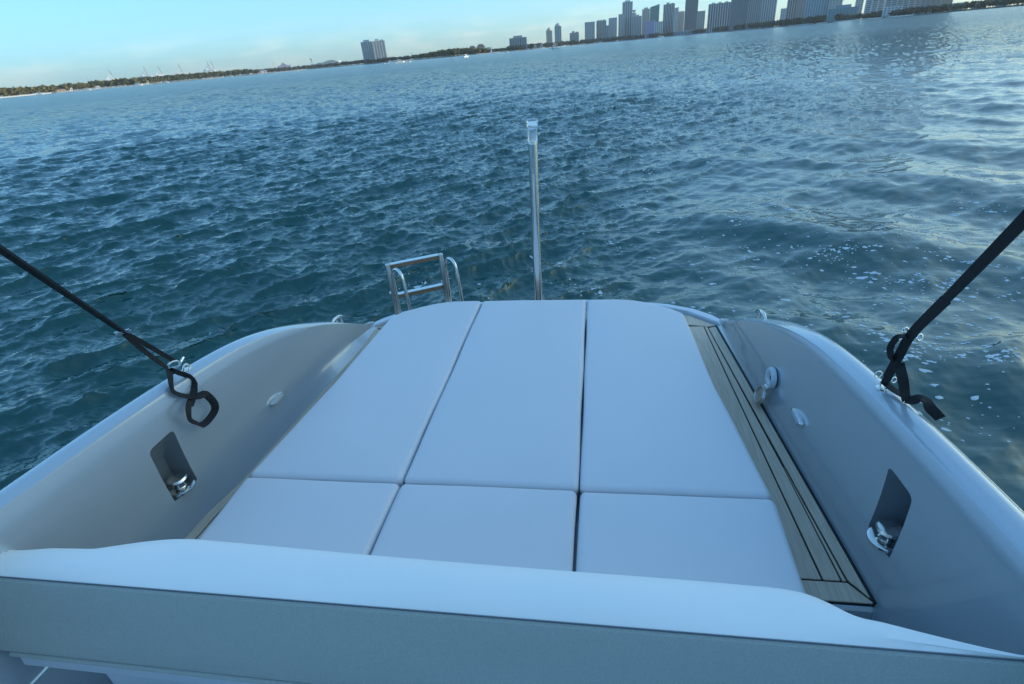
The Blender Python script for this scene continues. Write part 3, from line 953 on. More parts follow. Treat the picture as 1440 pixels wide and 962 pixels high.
def strap_right():
    r = tag(empty('strap', (1.28, 1.545, 1.28)), 'wide black webbing strap on the right with side loop and loose end over the rail', 'strap')
    inv = Vector((-1.28, -1.545, -1.28))
    def P(mb, name, m, sm=False):
        o = mb.build(name, m, r, sm); o.location = inv; return o
    a, c = Vector((1.275, 1.545, 1.290)), Vector((0.79, 0.19, 2.74))
    b = Vector((1.230, 1.410, 1.541))
    face = Vector((-0.55, -0.75, 0.40))
    P(web(MB(), [a, lerp(a, b, .5), b, lerp(b, c, .3), lerp(b, c, 1)], 0.0100, face, 0.003, 4, twist=0.15), 'webbing', M['web'])
    P(web(MB(), [lerp(a, b, .15) + Vector((-.004, -.004, .002)), lerp(a, b, .6) + Vector((-.006, -.006, .003)), b + Vector((-.004, -.004, .002)), lerp(b, c, .16)], 0.0122, face, 0.002, 4), 'doubled_webbing', M['web'])
    P(web(MB(), [lerp(a, b, .52) + Vector((-.010, 0, 0)), (1.218, 1.452, 1.446), (1.212, 1.456, 1.472), (1.213, 1.446, 1.506), (1.217, 1.432, 1.522), (1.228, 1.418, 1.528)], 0.0085, Vector((-0.1, -0.8, 0.7)), 0.0016, twist=0.8), 'side_loop', M['web'])
    w = (b - a).cross(face).normalized()
    for sg in (-1, 1):
        P(ring(b + w * sg * 0.018, (0.008, 0.003, 0), (0, 0.003, 0.008), 0.0030), 'buckle', M['steel'], True)
    P(ring(a + w * -0.022 + Vector((0, 0, 0.022)), (0.012, 0.004, 0), (0, 0.004, 0.009), 0.0022), 'snap_hook', M['steel'], True)
    P(ring(a + w * 0.022 + Vector((0, 0, 0.030)), (0.008, 0.003, 0), (0, 0.003, 0.008), 0.0022), 'snap_hook', M['steel'], True)
    # triangle of slack below the strap, the loose end lying over the rail and hanging outboard
    P(web(MB(), [a + Vector((0, 0, 0.006)), (1.288, 1.515, 1.290), (1.298, 1.488, 1.291), (1.305, 1.470, 1.293)], 0.0105, Vector((0, -0.2, 1)), 0.002), 'hook_loop', M['web'])
    P(web(MB(), [lerp(a, b, .46) + Vector((.008, 0, 0)), (1.272, 1.460, 1.365), (1.290, 1.463, 1.318), (1.303, 1.466, 1.288)], 0.0135, face, 0.0018, twist=lambda t: 0.9 * t), 'slack', M['web'])
    P(web(MB(), [(1.303, 1.468, 1.290), (1.318, 1.462, 1.288), (1.334, 1.456, 1.300), (1.347, 1.446, 1.296), (1.355, 1.434, 1.280), (1.366, 1.424, 1.270), (1.378, 1.414, 1.258)], 0.0150, Vector((-0.1, -0.75, 0.6)), 0.0018, twist=lambda t: 0.8 * math.sin(5 * t)), 'loose_end', M['web'])


strap_left()
strap_right()
# SKYLINE
# ------------------------------------------------------------------ far shore
shore_pts = [(-1600, 700), (-1373, 1085), (-1327, 1141), (-1330, 1231), (-1325, 1326), (-1289, 1529), (-1278, 1839), (-1200, 2170), (-1134, 2340), (-939, 2178), (-802, 2049), (-664, 1957), (-417, 1751), (-313, 1901), (-244, 1985), (-189, 2315), (-121, 2597), (29, 2725), (190, 2844), (324, 2655), (433, 2462), (490, 2145), (513, 1830), (555, 1677), (581, 1527), (592, 1378), (612, 1283), (623, 1189), (626, 1097), (622, 1026), (661, 902), (720, 720), (800, 520), (900, 350), (960, 200), (980, 60)]


def shore_at(az):
    """distance to the water's edge in direction az (degrees)"""
    a_ = [math.degrees(math.atan2(p[0], p[1])) for p in shore_pts]
    d_ = [math.hypot(*p) for p in shore_pts]
    return float(np.interp(az, a_, d_))


M['land'] = mat('shore_ground', (0.10, 0.105, 0.075), 0.9, noise=(0.02, 0.3, 5))
M['seawall'] = mat('seawall_concrete', (0.34, 0.33, 0.31), 0.85, noise=(0.1, 0.2, 4))
M['sand'] = mat('pale_beach_sand', (0.62, 0.58, 0.50), 0.9, noise=(0.1, 0.1, 4))
n = len(shore_pts)
outer = [(p[0] / math.hypot(*p) * 9000, p[1] / math.hypot(*p) * 9000) for p in shore_pts]
v = [(p[0], p[1], -1) for p in shore_pts] + [(p[0] * 1.0005, p[1] * 1.0005, 1.3) for p in shore_pts] + [(p[0], p[1], 2.5) for p in outer]
f = [(i, i + 1, n + i + 1, n + i) for i in range(n - 1)] + [(n + i, n + i + 1, 2 * n + i + 1, 2 * n + i) for i in range(n - 1)]
tag(pyd('shore', v, [q_[::-1] for q_ in f], M['land']), 'low green shore running along the far side of the bay', 'shore', kind='structure')

M['conc'] = mat('tower_concrete', (0.52, 0.50, 0.47), 0.8, noise=(0.05, 0.10, 3))
M['conc_d'] = mat('dark_concrete', (0.40, 0.39, 0.375), 0.8, noise=(0.05, 0.12, 3))
M['white'] = mat('white_stucco', (0.68, 0.67, 0.64), 0.8, noise=(0.05, 0.08, 3))
M['tan'] = mat('tan_stucco', (0.58, 0.46, 0.36), 0.8, noise=(0.05, 0.08, 3))
M['brown'] = mat('brown_brick', (0.36, 0.30, 0.25), 0.85, noise=(0.05, 0.12, 3))
M['lav'] = mat('lilac_stucco', (0.40, 0.38, 0.50), 0.8)
M['glass'] = mat('blue_glass', (0.17, 0.21, 0.24), 0.18, noise=(0.28, 0.5, 2))
M['glass_d'] = mat('dark_glass', (0.115, 0.125, 0.14), 0.2, noise=(0.15, 0.25, 2))
M['glass_t'] = mat('teal_glass', (0.08, 0.22, 0.22), 0.18, noise=(0.15, 0.2, 2))
M['glass_l'] = mat('pale_blue_glass', (0.2, 0.29, 0.35), 0.2, noise=(0.15, 0.2, 2))


def tower(x, y, w, h, az, label, body='glass', trim='conc', npier=6, floors=0, depth=None, crown=None, name='tower', piers_w=0.35, rot=0.0, group='towers along the skyline', cat='tower', roof_slant=0.0):
    """one high-rise: body, piers one by one, floor slabs, crown"""
    d = depth or min(max(w * 0.7, 14), 30)
    t = tag(empty(name, (x, y, 1.6), -R(az) + rot), label, cat, group)
    if roof_slant:
        vv = [(-w / 2, -d / 2, 0), (w / 2, -d / 2, 0), (w / 2, d / 2, 0), (-w / 2, d / 2, 0), (-w / 2, -d / 2, h - roof_slant), (w / 2, -d / 2, h), (w / 2, d / 2, h), (-w / 2, d / 2, h - roof_slant)]
        MB().add(vv, [(3, 2, 1, 0), (4, 5, 6, 7), (0, 1, 5, 4), (1, 2, 6, 5), (2, 3, 7, 6), (3, 0, 4, 7)]).build('body', M[body], t)
    else:
        MB().box((0, 0, h / 2), (w, d, h)).build('body', M[body], t)
    if npier:
        pw_ = w / npier * piers_w
        me = None
        for i in range(npier + 1):
            px = -w / 2 + w * i / npier
            hh = h + 0.6 - (roof_slant * (1 - i / npier) if roof_slant else 0)
            if me is None or roof_slant:
                o = MB().box((0, 0, hh / 2), (pw_, 1.6, hh)).build('pier', M[trim], t)
                me = o.data
            else:
                o = mesh_obj('pier', me, parent=t)
            o.location = (px, -d / 2 - 0.3, 0)
        for sx_ in (-1, 1):
            for yy in (-d / 4, d / 4):
                o = MB().box((0, 0, h / 2 - roof_slant / 2), (1.2, pw_, h - roof_slant)).build('pier', M[trim], t)
                o.location = (sx_ * (w / 2 + 0.1), yy, 0)
    if floors:
        mb = MB()
        st = h / floors
        for k in range(1, floors + 1):
            mb.box((0, 0, k * st - 0.6 - (roof_slant if roof_slant else 0)), (w + 1.0, d + 1.0, st * 0.34))
        tag(mb.build('floor_slabs', M[trim], t), kind='stuff')
    if crown == 'box':
        MB().box((0, 0, h + 3), (w * 0.55, d * 0.6, 6.4)).build('crown', M[trim], t)
    elif crown == 'two':
        MB().box((-w * .12, 0, h + 3.4), (w * 0.3, d * 0.5, 7.2)).build('crown', M[trim], t)
        MB().box((w * .3, 0, h + 1.6), (w * 0.3, d * 0.4, 3.6)).build('plant_room', M[body], t)
    elif crown == 'dome':
        MB().lathe([(w * .46, 0), (w * .45, 3), (w * .36, 7), (w * .22, 10), (0.6, 12.5), (0.4, 15), (0, 15)], (0, 0, h - 0.4), n=14).build('crown', M[trim], t, smooth=True)
    elif crown == 'mast':
        MB().box((0, 0, h + 3), (w * 0.5, d * 0.5, 6.2)).build('crown', M[trim], t)
        MB().tube([(-w * .25, 0, h), (-w * .25, 0, h + 20)], 0.8, 6).build('mast', M['conc_d'], t)
    elif crown == 'teeth':
        for k in range(3):
            MB().box((-w * .3 + w * .3 * k, 0, h + 2.0), (w * 0.16, d * 0.4, 4.2)).build('plant_room', M[trim], t)
    elif crown == 'mush':
        MB().lathe([(w * .2, 0), (w * .2, 5), (w * .62, 9), (w * .62, 12), (w * .2, 13.5), (0, 13.5)], (0, 0, h - 0.3), n=12).build('crown', M[trim], t)
    return t


tower(-818, 2101, 38, 69, -21.3, 'grey apartment tower with vertical stripes, left one of the twin pair', 'glass', 'conc', 5, 22, crown='box', group='twin towers on the island', rot=-.10)
tower(-762, 2066, 38, 67, -20.3, 'grey apartment tower with curved balconies, right one of the twin pair', 'glass', 'conc', 4, 22, crown='two', group='twin towers on the island', rot=.12)
tower(-263, 2031, 55, 36, -7.4, 'wide dark mid-rise block standing alone at the water between trees and downtown', 'glass_d', 'conc_d', 7, 11, crown='box', name='apartment_block', cat='building', group='mid-rise blocks')
tower(-187, 2403, 21, 56, -4.5, 'small tan domed tower, first on the left of downtown', 'tan', 'tan', 3, 18, crown='dome')
tower(-160, 2521, 25, 72, -3.6, 'slim grey domed tower beside the small tan domed one', 'glass', 'conc', 4, 22, crown='dome')
tower(-100, 2678, 37, 46, -2.1, 'short brown stepped block between the domed towers and the paired grey slabs', 'brown', 'conc_d', 5, 12, crown='two', name='apartment_block', cat='building', group='mid-rise blocks')
tower(-34, 2734, 41, 82, -0.7, 'grey slab tower, left one of the two equal slabs', 'glass', 'conc', 6, 26)
tower(16, 2774, 41, 84, 0.3, 'darker grey slab tower, right one of the two equal slabs', 'glass_d', 'conc_d', 6, 26, crown='teeth')
tower(47, 2946, 17, 68, 0.9, 'low narrow grey tower behind the gap right of the two equal slabs', 'glass', 'conc', 3, 18)
tower(67, 2813, 34, 92, 1.4, 'plain grey tower just left of the tallest stepped tower', 'conc_d', 'conc', 5, 30)
tower(106, 2881, 22, 105, 2.1, 'narrow shoulder tower against the left side of the tallest spire tower', 'glass', 'conc', 3, 30)
tower(135, 2921, 42, 152, 2.6, 'tallest stepped grey tower with a rooftop mast, above its neighbours', 'glass', 'conc', 4, 0, crown='mast')
tower(177, 3132, 17, 114, 3.2, 'thin tower with a flared mushroom top behind the tallest tower', 'conc_d', 'conc_d', 2, 24, crown='mush')
tower(176, 2891, 42, 91, 3.5, 'dark grey tower with rooftop masts, right of the tallest tower', 'glass_d', 'conc', 6, 28, crown='mast')
tower(224, 2997, 32, 120, 4.3, 'brownish tower with a flat overhanging cap left of the green glass tower', 'brown', 'conc', 4, 36, crown='box')
tower(263, 2992, 39, 134, 5.0, 'green glass tower with a slanting roof', 'glass_t', 'glass_t', 5, 0, roof_slant=9)
tower(231, 2823, 40, 66, 4.7, 'lilac block with a white edge in front of the green glass tower', 'lav', 'lav', 4, 16, name='apartment_block', cat='building', group='mid-rise blocks')
tower(267, 2808, 33, 60, 5.4, 'pale grey mid-rise right of the lilac block', 'glass', 'white', 4, 16, name='apartment_block', cat='building', group='mid-rise blocks')
tower(313, 2858, 46, 124, 6.2, 'broad striped grey tower with stepped shoulders right of the green one', 'glass_d', 'conc', 7, 0, crown='two')
tower(340, 2818, 18, 107, 6.9, 'narrow pale shoulder tower on the right of the broad striped one', 'glass', 'white', 3, 28)
tower(365, 2841, 24, 90, 7.3, 'grey stucco tower left of the very dark tall tower', 'conc', 'conc_d', 3, 24, crown='teeth')
tower(385, 2689, 48, 172, 8.1, 'very tall dark slab tower reaching the top of the picture', 'glass_d', 'glass_d', 6, 0)
tower(441, 2781, 29, 84, 9.0, 'shorter green-grey tower right of the very dark tall slab', 'glass_t', 'conc', 4, 22)
tower(456, 2467, 78, 94, 10.5, 'wide dark tower with pale vertical stripes and a broken roofline', 'glass_d', 'white', 9, 0, crown='teeth', piers_w=.22)
tower(491, 2289, 58, 165, 12.1, 'tall navy glass tower right of the wide striped one', 'glass', 'glass_d', 8, 0, piers_w=.25)
tower(510, 2149, 41, 160, 13.3, 'tall grey-green striped tower in the middle of the tight right-hand group', 'glass', 'conc_d', 7, 0)
tower(524, 2039, 39, 168, 14.4, 'tall grey striped tower left of the bright gap of sky', 'glass', 'conc', 6, 0, piers_w=.45)
tower(556, 1990, 16, 46, 15.6, 'low white building at the foot of the bright gap between tall towers', 'glass', 'white', 3, 12, name='apartment_block', cat='building', group='mid-rise blocks')
tower(544, 1877, 24, 150, 16.2, 'dark striped tower right of the bright gap of sky', 'glass_d', 'conc', 4, 0)
tower(551, 1818, 23, 155, 16.9, 'plain dark brown tower left of the wide pale blue one', 'brown', 'conc_d', 3, 40)
tower(570, 1750, 54, 160, 18.0, 'wide pale blue glass tower with fine white stripes', 'glass_l', 'white', 9, 0, piers_w=.16)
tower(601, 1712, 28, 150, 19.4, 'tall blue tower rising behind the teal mid-rise', 'glass_l', 'conc', 4, 40)
tower(587, 1618, 60, 27, 19.9, 'teal mid-rise block with a dark flat roof at the water', 'glass_t', 'glass_l', 8, 7, crown='box', name='apartment_block', cat='building', group='mid-rise blocks')
tower(616, 1604, 15, 185, 21.0, 'narrow white tower left of the sunlit slit between balcony towers', 'glass', 'white', 3, 44)
tower(611, 1505, 35, 190, 22.1, 'white banded balcony tower right of the sunlit slit', 'glass', 'white', 3, 48, piers_w=.2)
tower(601, 1392, 31, 17, 23.3, 'low pale blue block in front of the banded balcony towers', 'glass_l', 'white', 5, 4, name='apartment_block', cat='building', group='mid-rise blocks')
tower(636, 1432, 62, 200, 23.9, 'broad grey banded balcony tower behind the low pale blue block', 'glass', 'conc', 6, 50, piers_w=.2)
tower(644, 1337, 33, 180, 25.7, 'dark plain tower near the right edge above three white roofs', 'brown', 'conc_d', 4, 44)
tower(646, 1284, 16, 150, 26.7, 'narrow brown striped tower, last tall one towards the right edge', 'brown', 'tan', 4, 0)

# unseen towers added beyond the right edge to keep direct sun off the boat
for i, (az_, d_, w_, h_) in enumerate(((63, 1090, 50, 150), (66.3, 1100, 54, 170), (69.5, 1090, 56, 180), (72.7, 1090, 58, 190), (75.9, 1090, 60, 195), (79.1, 1100, 56, 180), (82.2, 1100, 50, 160))):
    tower(d_ * math.sin(R(az_)), d_ * math.cos(R(az_)), w_, h_, az_, ('white', 'grey', 'brown', 'tall grey', 'tallest pale', 'dark', 'low white')[i] + ' balcony tower added out of view on the right shore to block the sun', 'glass', ('white', 'conc', 'brown', 'conc', 'white', 'conc_d', 'white')[i], 5, 36)


# low houses among the trees
def house(az, dist, w, h, d, label, wall='white', roof='terracotta', name='house', nwin=3):
    x, y = dist * math.sin(R(az)), dist * math.cos(R(az))
    t = tag(empty(name, (x, y, 1.4), -R(az)), label, 'house', 'houses along the far shore')
    MB().box((0, 0, h / 2), (w, d, h)).build('wall', M[wall], t)
    if roof == 'flat':
        MB().box((0, 0, h + .3), (w + 1, d + 1, .6)).build('roof', M['conc'], t)
    else:
        r_ = h * 0.45
        MB().add([(-w / 2 - .6, -d / 2 - .6, h + .01), (w / 2 + .6, -d / 2 - .6, h + .01), (w / 2 + .6, d / 2 + .6, h + .01), (-w / 2 - .6, d / 2 + .6, h + .01), (-w / 4, 0, h + r_), (w / 4, 0, h + r_)],
                 [(3, 2, 1, 0), (0, 1, 5, 4), (2, 3, 4, 5), (1, 2, 5), (3, 0, 4)]).build('roof', M[roof], t)
    for k in range(nwin):
        MB().box((-w / 2 + w * (k + .5) / nwin, -d / 2 - .02, h * .5), (w / nwin * .5, .2, h * .35)).build('window', M['glass_d'], t)


M['terracotta'] = mat('roof_tiles', (0.30, 0.17, 0.11), 0.85, noise=(0.3, 0.2))
M['white_b'] = mat('bright_white_paint', (0.80, 0.79, 0.76), 0.6)
HS = [(-48.4, 30, 16, 7, 'white_b', 'terracotta', 'white house at the far left end of the shore'),
      (-46.3, 25, 12, 6, 'white_b', 'terracotta', 'small white house behind the pale beach on the left'),
      (-45.6, 14, 22, 5, 'tan', 'terracotta', 'long tan house at the right end of the pale beach'),
      (-45.0, 10, 14, 7, 'white_b', 'flat', 'white flat-roofed house at the water left of the small cranes'),
      (-43.2, 12, 13, 6, 'white', 'flat', 'pale flat house at the water right below the small cranes'),
      (-40.9, 40, 20, 9, 'white_b', 'flat', 'white block among trees between the cranes'),
      (-39.8, 20, 16, 8, 'white_b', 'flat', 'white waterfront house below the second large crane'),
      (-38.9, 20, 18, 8, 'white', 'terracotta', 'pale house with tiled roof below the third large crane'),
      (-35.0, 25, 26, 7, 'tan', 'terracotta', 'tan house below the close pair of cranes'),
      (-33.7, 40, 15, 10, 'white_b', 'flat', 'white house right of the close pair of cranes'),
      (-30.9, 12, 44, 9, 'white_b', 'flat', 'bright white low terminal at the water left of the grey ship'),
      (-18.0, 60, 18, 9, 'white', 'flat', 'pale house half hidden right of the twin towers'),
      (-11.7, 40, 22, 16, 'white', 'terracotta', 'pale villa on the wooded point with a tiled roof'),
      (-10.9, 40, 26, 18, 'tan', 'terracotta', 'large tan villa on the wooded point'),
      (-10.2, 40, 16, 15, 'white_b', 'flat', 'white villa at the right end of the wooded point'),
      (-6.0, 20, 24, 10, 'white_b', 'flat', 'white waterfront house right of the lone dark block'),
      (-5.4, 20, 24, 12, 'white_b', 'terracotta', 'white waterfront house with tiled roof left of the tan tower'),
      (-4.0, 10, 22, 13, 'white', 'flat', 'pale waterfront house at the foot of the slim domed tower'),
      (27.4, 20, 16, 11, 'glass_l', 'flat', 'pale blue house at the right edge beside the last tall tower'),
      (28.7, 30, 20, 7, 'brown', 'terracotta', 'brown roofed house among dark trees at the right edge'),
      (30.0, 15, 12, 8, 'glass_l', 'flat', 'small pale blue house nearest the right edge of the picture'),
      (24.9, 20, 7, 5, 'white_b', 'terracotta', 'white boathouse, left one of three small bright ones'),
      (25.35, 20, 7, 5, 'white_b', 'terracotta', 'white boathouse, middle one of three small bright ones'),
      (25.8, 20, 7, 5, 'white_b', 'terracotta', 'white boathouse, right one of three small bright ones')]
for az, dd, w, h, wall, roof, lab in HS:
    house(az, shore_at(az) + dd, w, h, 10, lab, wall, roof)

# long low causeway building below the skyline
w_ = 190
t = tag(empty('waterfront_terminal', (402, 2580, 1.5), -R(8.2)), 'long low pale building at the water below the dark tall slab', 'building')
MB().box((0, 0, 7), (w_, 24, 14)).build('wall', M['glass_l'], t)
MB().box((0, 0, 15), (w_ + 6, 28, 2)).build('roof', M['conc'], t)
for k in range(14):
    MB().box((-w_ / 2 + w_ * (k + .5) / 14, -12.1, 6), (8, .4, 6)).build('window', M['glass_d'], t)

# pale beach and seawalls
def strip(name, az0, az1, z, m, label, cat, off0=-2, off1=6):
    A = np.linspace(az0, az1, 24)
    v = []
    for a in A:
        for (o_, zz) in ((off0 - 3, -0.4), (off0, z), (off1, z + .05), (off1 + 2, -0.4)):
            d = shore_at(a) + o_
            v.append((d * math.sin(R(a)), d * math.cos(R(a)), zz))
    f = [(i * 4 + k, (i + 1) * 4 + k, (i + 1) * 4 + k + 1, i * 4 + k + 1) for i in range(len(A) - 1) for k in range(3)]
    tag(pyd(name, v, [q_[::-1] for q_ in f], M[m]), label, cat, kind='structure')


strip('beach', -52, -46.2, 2.2, 'sand', 'pale sandy beach along the left shore', 'beach')
strip('seawall', -45.9, -24, 1.7, 'seawall', 'low grey seawall below the cranes', 'wall')
strip('quay', -23.8, 18, 1.9, 'seawall', 'low grey seawall below downtown', 'wall')
strip('promenade', 18.2, 24.8, 1.6, 'sand', 'pale waterside promenade at the right', 'path')


# wooded banks: leaf clumps packed into crowns, far-off masses that read as one
def grove(name, az0, az1, n, hmin, hmax, depth, m, label, seed, prof=None, crown=1.0):
    g = np.random.default_rng(seed)
    V, F = [], []
    b = 0
    for i in range(n):
        a = g.uniform(az0, az1)
        d = shore_at(a) + 4 + depth * g.random() ** 1.4
        k = prof((a - az0) / (az1 - az0)) if prof else 1.0
        h = g.uniform(hmin, hmax) * k * 1.25
        cx, cy = d * math.sin(R(a)), d * math.cos(R(a))
        rw = h * g.uniform(0.30, 0.50) * crown
        m_ = 46
        u = g.normal(size=(m_, 3)); u /= np.linalg.norm(u, axis=1)[:, None]
        rad = g.random(m_)[:, None] ** 0.4
        P = u * rad * np.array([rw, rw, h * 0.36]) + np.array([cx, cy, 1.4 + h * 0.62])
        e1 = g.normal(size=(m_, 3)); e1 /= np.linalg.norm(e1, axis=1)[:, None]
        e2 = np.cross(e1, g.normal(size=(m_, 3))); e2 /= np.linalg.norm(e2, axis=1)[:, None]
        s = (h * g.uniform(0.09, 0.19, m_))[:, None]
        q_ = np.stack([P - e1 * s - e2 * s * .6, P + e1 * s - e2 * s * .6, P + e1 * s * .5 + e2 * s, P - e1 * s * .7 + e2 * s * .8], 1).reshape(-1, 3)
        q_[:, 2] = np.maximum(q_[:, 2], 0.6)
        V.append(q_)
        F.append(np.arange(m_ * 4).reshape(-1, 4) + b)
        b += m_ * 4
        # trunk
        tv = np.array([[cx - .35, cy, 0.8], [cx + .35, cy, 0.8], [cx + .25, cy, 1.4 + h * .6], [cx - .25, cy, 1.4 + h * .6]])
        V.append(tv); F.append(np.arange(4)[None] + b); b += 4
    o = pyd(name, np.concatenate(V), np.concatenate(F), M[m])
    return tag(o, label, 'trees', kind='stuff')


def leafmat(name, c):
    m = mat(name, c, 0.75, spec=0.2)
    nt = m.node_tree
    nn = nt.nodes.new('ShaderNodeTexNoise'); nn.inputs['Scale'].default_value = 0.09; nn.inputs['Detail'].default_value = 5
    g = nt.nodes.new('ShaderNodeNewGeometry')
    r = nt.nodes.new('ShaderNodeValToRGB')
    r.color_ramp.elements[0].position, r.color_ramp.elements[1].position = 0.32, 0.68
    r.color_ramp.elements[0].color = (c[0] * .6, c[1] * .62, c[2] * .7, 1)
    r.color_ramp.elements[1].color = (c[0] * 1.5, c[1] * 1.35, c[2] * 1.1, 1)
    nt.links.new(g.outputs['Position'], nn.inputs['Vector'])
    nt.links.new(nn.outputs[0], r.inputs[0])
    nt.links.new(r.outputs[0], nt.nodes['Principled BSDF'].inputs['Base Color'])
    return m


M['leaf'] = leafmat('foliage', (0.12, 0.125, 0.055))
M['leaf_y'] = leafmat('yellow_green_foliage', (0.17, 0.15, 0.055))
M['leaf_d'] = leafmat('dark_foliage', (0.12, 0.12, 0.08))
grove('shore_trees', -52, -43.5, 330, 8, 15, 90, 'leaf_y', 'line of green trees behind the beach at the far left', 1)
grove('shore_trees', -43.5, -31.5, 520, 8, 16, 110, 'leaf', 'long line of trees below the harbour cranes', 2)
grove('shore_trees', -31.5, -22.3, 260, 7, 13, 70, 'leaf_d', 'dark trees along the shore between ship and twin towers', 3)
grove('shore_trees', -22.3, -17.0, 150, 7, 12, 60, 'leaf_d', 'trees at the foot of the twin towers', 4)
grove('shore_trees', -17.2, -8.2, 620, 11, 19, 130, 'leaf_y', 'yellow-green wood on the point right of the twin towers', 5, prof=lambda t: 0.45 + 0.42 * math.sin(math.pi * min(1, t * 1.05 + .1)))
grove('shore_trees', -8.4, -4.6, 150, 8, 13, 80, 'leaf_d', 'low dark trees beside the lone dark block', 6)
grove('shore_trees', -4.8, 6.0, 380, 8, 15, 60, 'leaf_d', 'dark trees along the foot of downtown', 7)
grove('shore_trees', 6.0, 12.5, 190, 8, 14, 30, 'leaf_d', 'dark trees along the water right of the long low building', 8)
grove('shore_trees', 12.5, 20.0, 420, 8, 14, 46, 'leaf_d', 'thick dark trees at the foot of the tall right-hand towers', 9)
grove('shore_trees', 20.0, 36.0, 520, 6, 10, 60, 'leaf_d', 'dark trees along the shore at the right edge', 10)


# ------------------------------------------------------------------ harbour cranes, booms raised
def crane(x, y, h, label, rz=0.0, boom=True):
    t = tag(empty('harbour_crane', (x, y, 2), -math.atan2(x, y) + rz), label, 'crane', 'harbour cranes with raised booms')
    k = h * 0.68
    leg = None
    for sx_ in (-1, 1):
        for sy in (-1, 1):
            MB().tube([(sx_ * k * .32, sy * k * .24, 0), (sx_ * k * .20, sy * k * .20, k * .62)], k * .050, 6).build('leg', M['white_b'], t)
    MB().box((0, 0, k * .30), (k * .60, k * .5, k * .05)).build('portal_beam', M['white_b'], t)
    MB().box((k * .02, 0, k * .64), (k * 1.05, k * .16, k * .13)).build('girder', M['white_b'], t)
    MB().box((-k * .30, 0, k * .73), (k * .26, k * .22, k * .13)).build('machine_house', M['white_b'], t)
    MB().tube([(k * .16, 0, k * .66), (k * .02, 0, k * 1.08), (-k * .42, 0, k * .68)], k * .042, 6).build('apex_frame', M['white_b'], t)
    MB().tube([(k * .22, 0, k * .66), (k * .08, 0, h)], k * .036, 6).build('boom', M['conc_d'], t)
    MB().tube([(k * .02, 0, k * 1.08), (k * .13, 0, h * .82)], k * .010, 5).build('stay', M['conc_d'], t)


for c in ((-1854, 1895, 34, 'small distant crane, leftmost of all'), (-1843, 1933, 36, 'small distant crane, second from the left'), (-1682, 1866, 53, 'large white crane standing alone left of the middle ones'),
          (-1648, 1990, 55, 'large white crane, left one of the two close in the middle'), (-1642, 2057, 55, 'large white crane, right one of the two close in the middle'),
          (-1628, 2153, 58, 'large white crane standing alone right of the middle ones'), (-1599, 2292, 62, 'white crane, left one of the overlapping pair'), (-1606, 2326, 63, 'white crane, right one of the overlapping pair')):
    crane(c[0], c[1], c[2], c[3] + ', boom raised', rz=random.uniform(-.3, .3))
for x, y, h, lab in ((-1421, 2361, 43, 'thin mast on the left of the grey ship'), (-1392, 2442, 45, 'thin mast above the middle of the grey ship'), (-1370, 2496, 43, 'thin mast on the right above the grey ship'), (-640, 2050, 26, 'thin mast in the trees right of the twin towers')):
    t = tag(empty('mast', (x, y, 1.5)), lab, 'mast', 'thin masts')
    MB().tube([(0, 0, 0), (0, 0, h * .6), (0, 0, h)], [0.9, 0.7, 0.4], 6).build('pole', M['conc'], t)
    MB().box((0, 0, h * .86), (3, .5, .5)).build('spreader', M['conc'], t)

# grey moored ship and the white cruise ship
t = tag(empty('grey_ship', (-1290, 2350, 0), R(28)), 'dark grey ship with a stepped superstructure moored left of the white ship', 'ship')
MB().add([(-34, -6, 0), (34, -6, 0), (34, 6, 0), (-34, 6, 0), (-40, -7, 15), (38, -7, 14), (38, 7, 14), (-40, 7, 15)], [(3, 2, 1, 0), (4, 5, 6, 7), (0, 1, 5, 4), (1, 2, 6, 5), (2, 3, 7, 6), (3, 0, 4, 7)]).build('hull', M['lav'], t)
MB().box((-2, 0, 19), (50, 11, 9)).build('superstructure', M['lav'], t)
MB().box((-4, 0, 26), (22, 9, 6)).build('bridge_deck', M['lav'], t)
MB().box((-6, 0, 31), (8, 6, 5)).build('funnel', M['conc_d'], t)
t = tag(empty('cruise_ship', (-1150, 2425, 0), R(25.4)), 'pale green-white cruise ship with a winged funnel left of the twin towers', 'ship')
M['ship'] = mat('ship_paint', (0.36, 0.43, 0.42), 0.6, noise=(0.08, 0.15))
MB().add([(-70, -11, 0), (64, -11, 0), (64, 11, 0), (-70, 11, 0), (-76, -12, 11), (78, -12, 13), (78, 12, 13), (-76, 12, 11)], [(3, 2, 1, 0), (4, 5, 6, 7), (0, 1, 5, 4), (1, 2, 6, 5), (2, 3, 7, 6), (3, 0, 4, 7)]).build('hull', M['ship'], t)
for k, (a, b_) in enumerate(((-66, 70), (-56, 64), (-30, 58), (0, 50), (12, 44))):
    MB().box(((a + b_) / 2, 0, 14 + 3.2 * k), (b_ - a, 22 - 2 * k, 2.6)).build('deck_tier', M['ship'], t)
    MB().box(((a + b_) / 2, 0, 12.5 + 3.2 * k), (b_ - a - 2, 21 - 2 * k, 0.9)).build('window_band', M['glass_d'], t)
MB().add([(70, -9, 13), (80, -3, 13), (80, 3, 13), (70, 9, 13), (58, -9, 26), (66, -3, 24), (66, 3, 24), (58, 9, 26)], [(3, 2, 1, 0), (4, 5, 6, 7), (0, 1, 5, 4), (1, 2, 6, 5), (2, 3, 7, 6), (3, 0, 4, 7)]).build('bow_screen', M['white_b'], t)
fn = MB().prism([(-52, -4), (-44, -4), (-44, 4), (-52, 4)], 20, 33).build('funnel', M['white_b'], t)
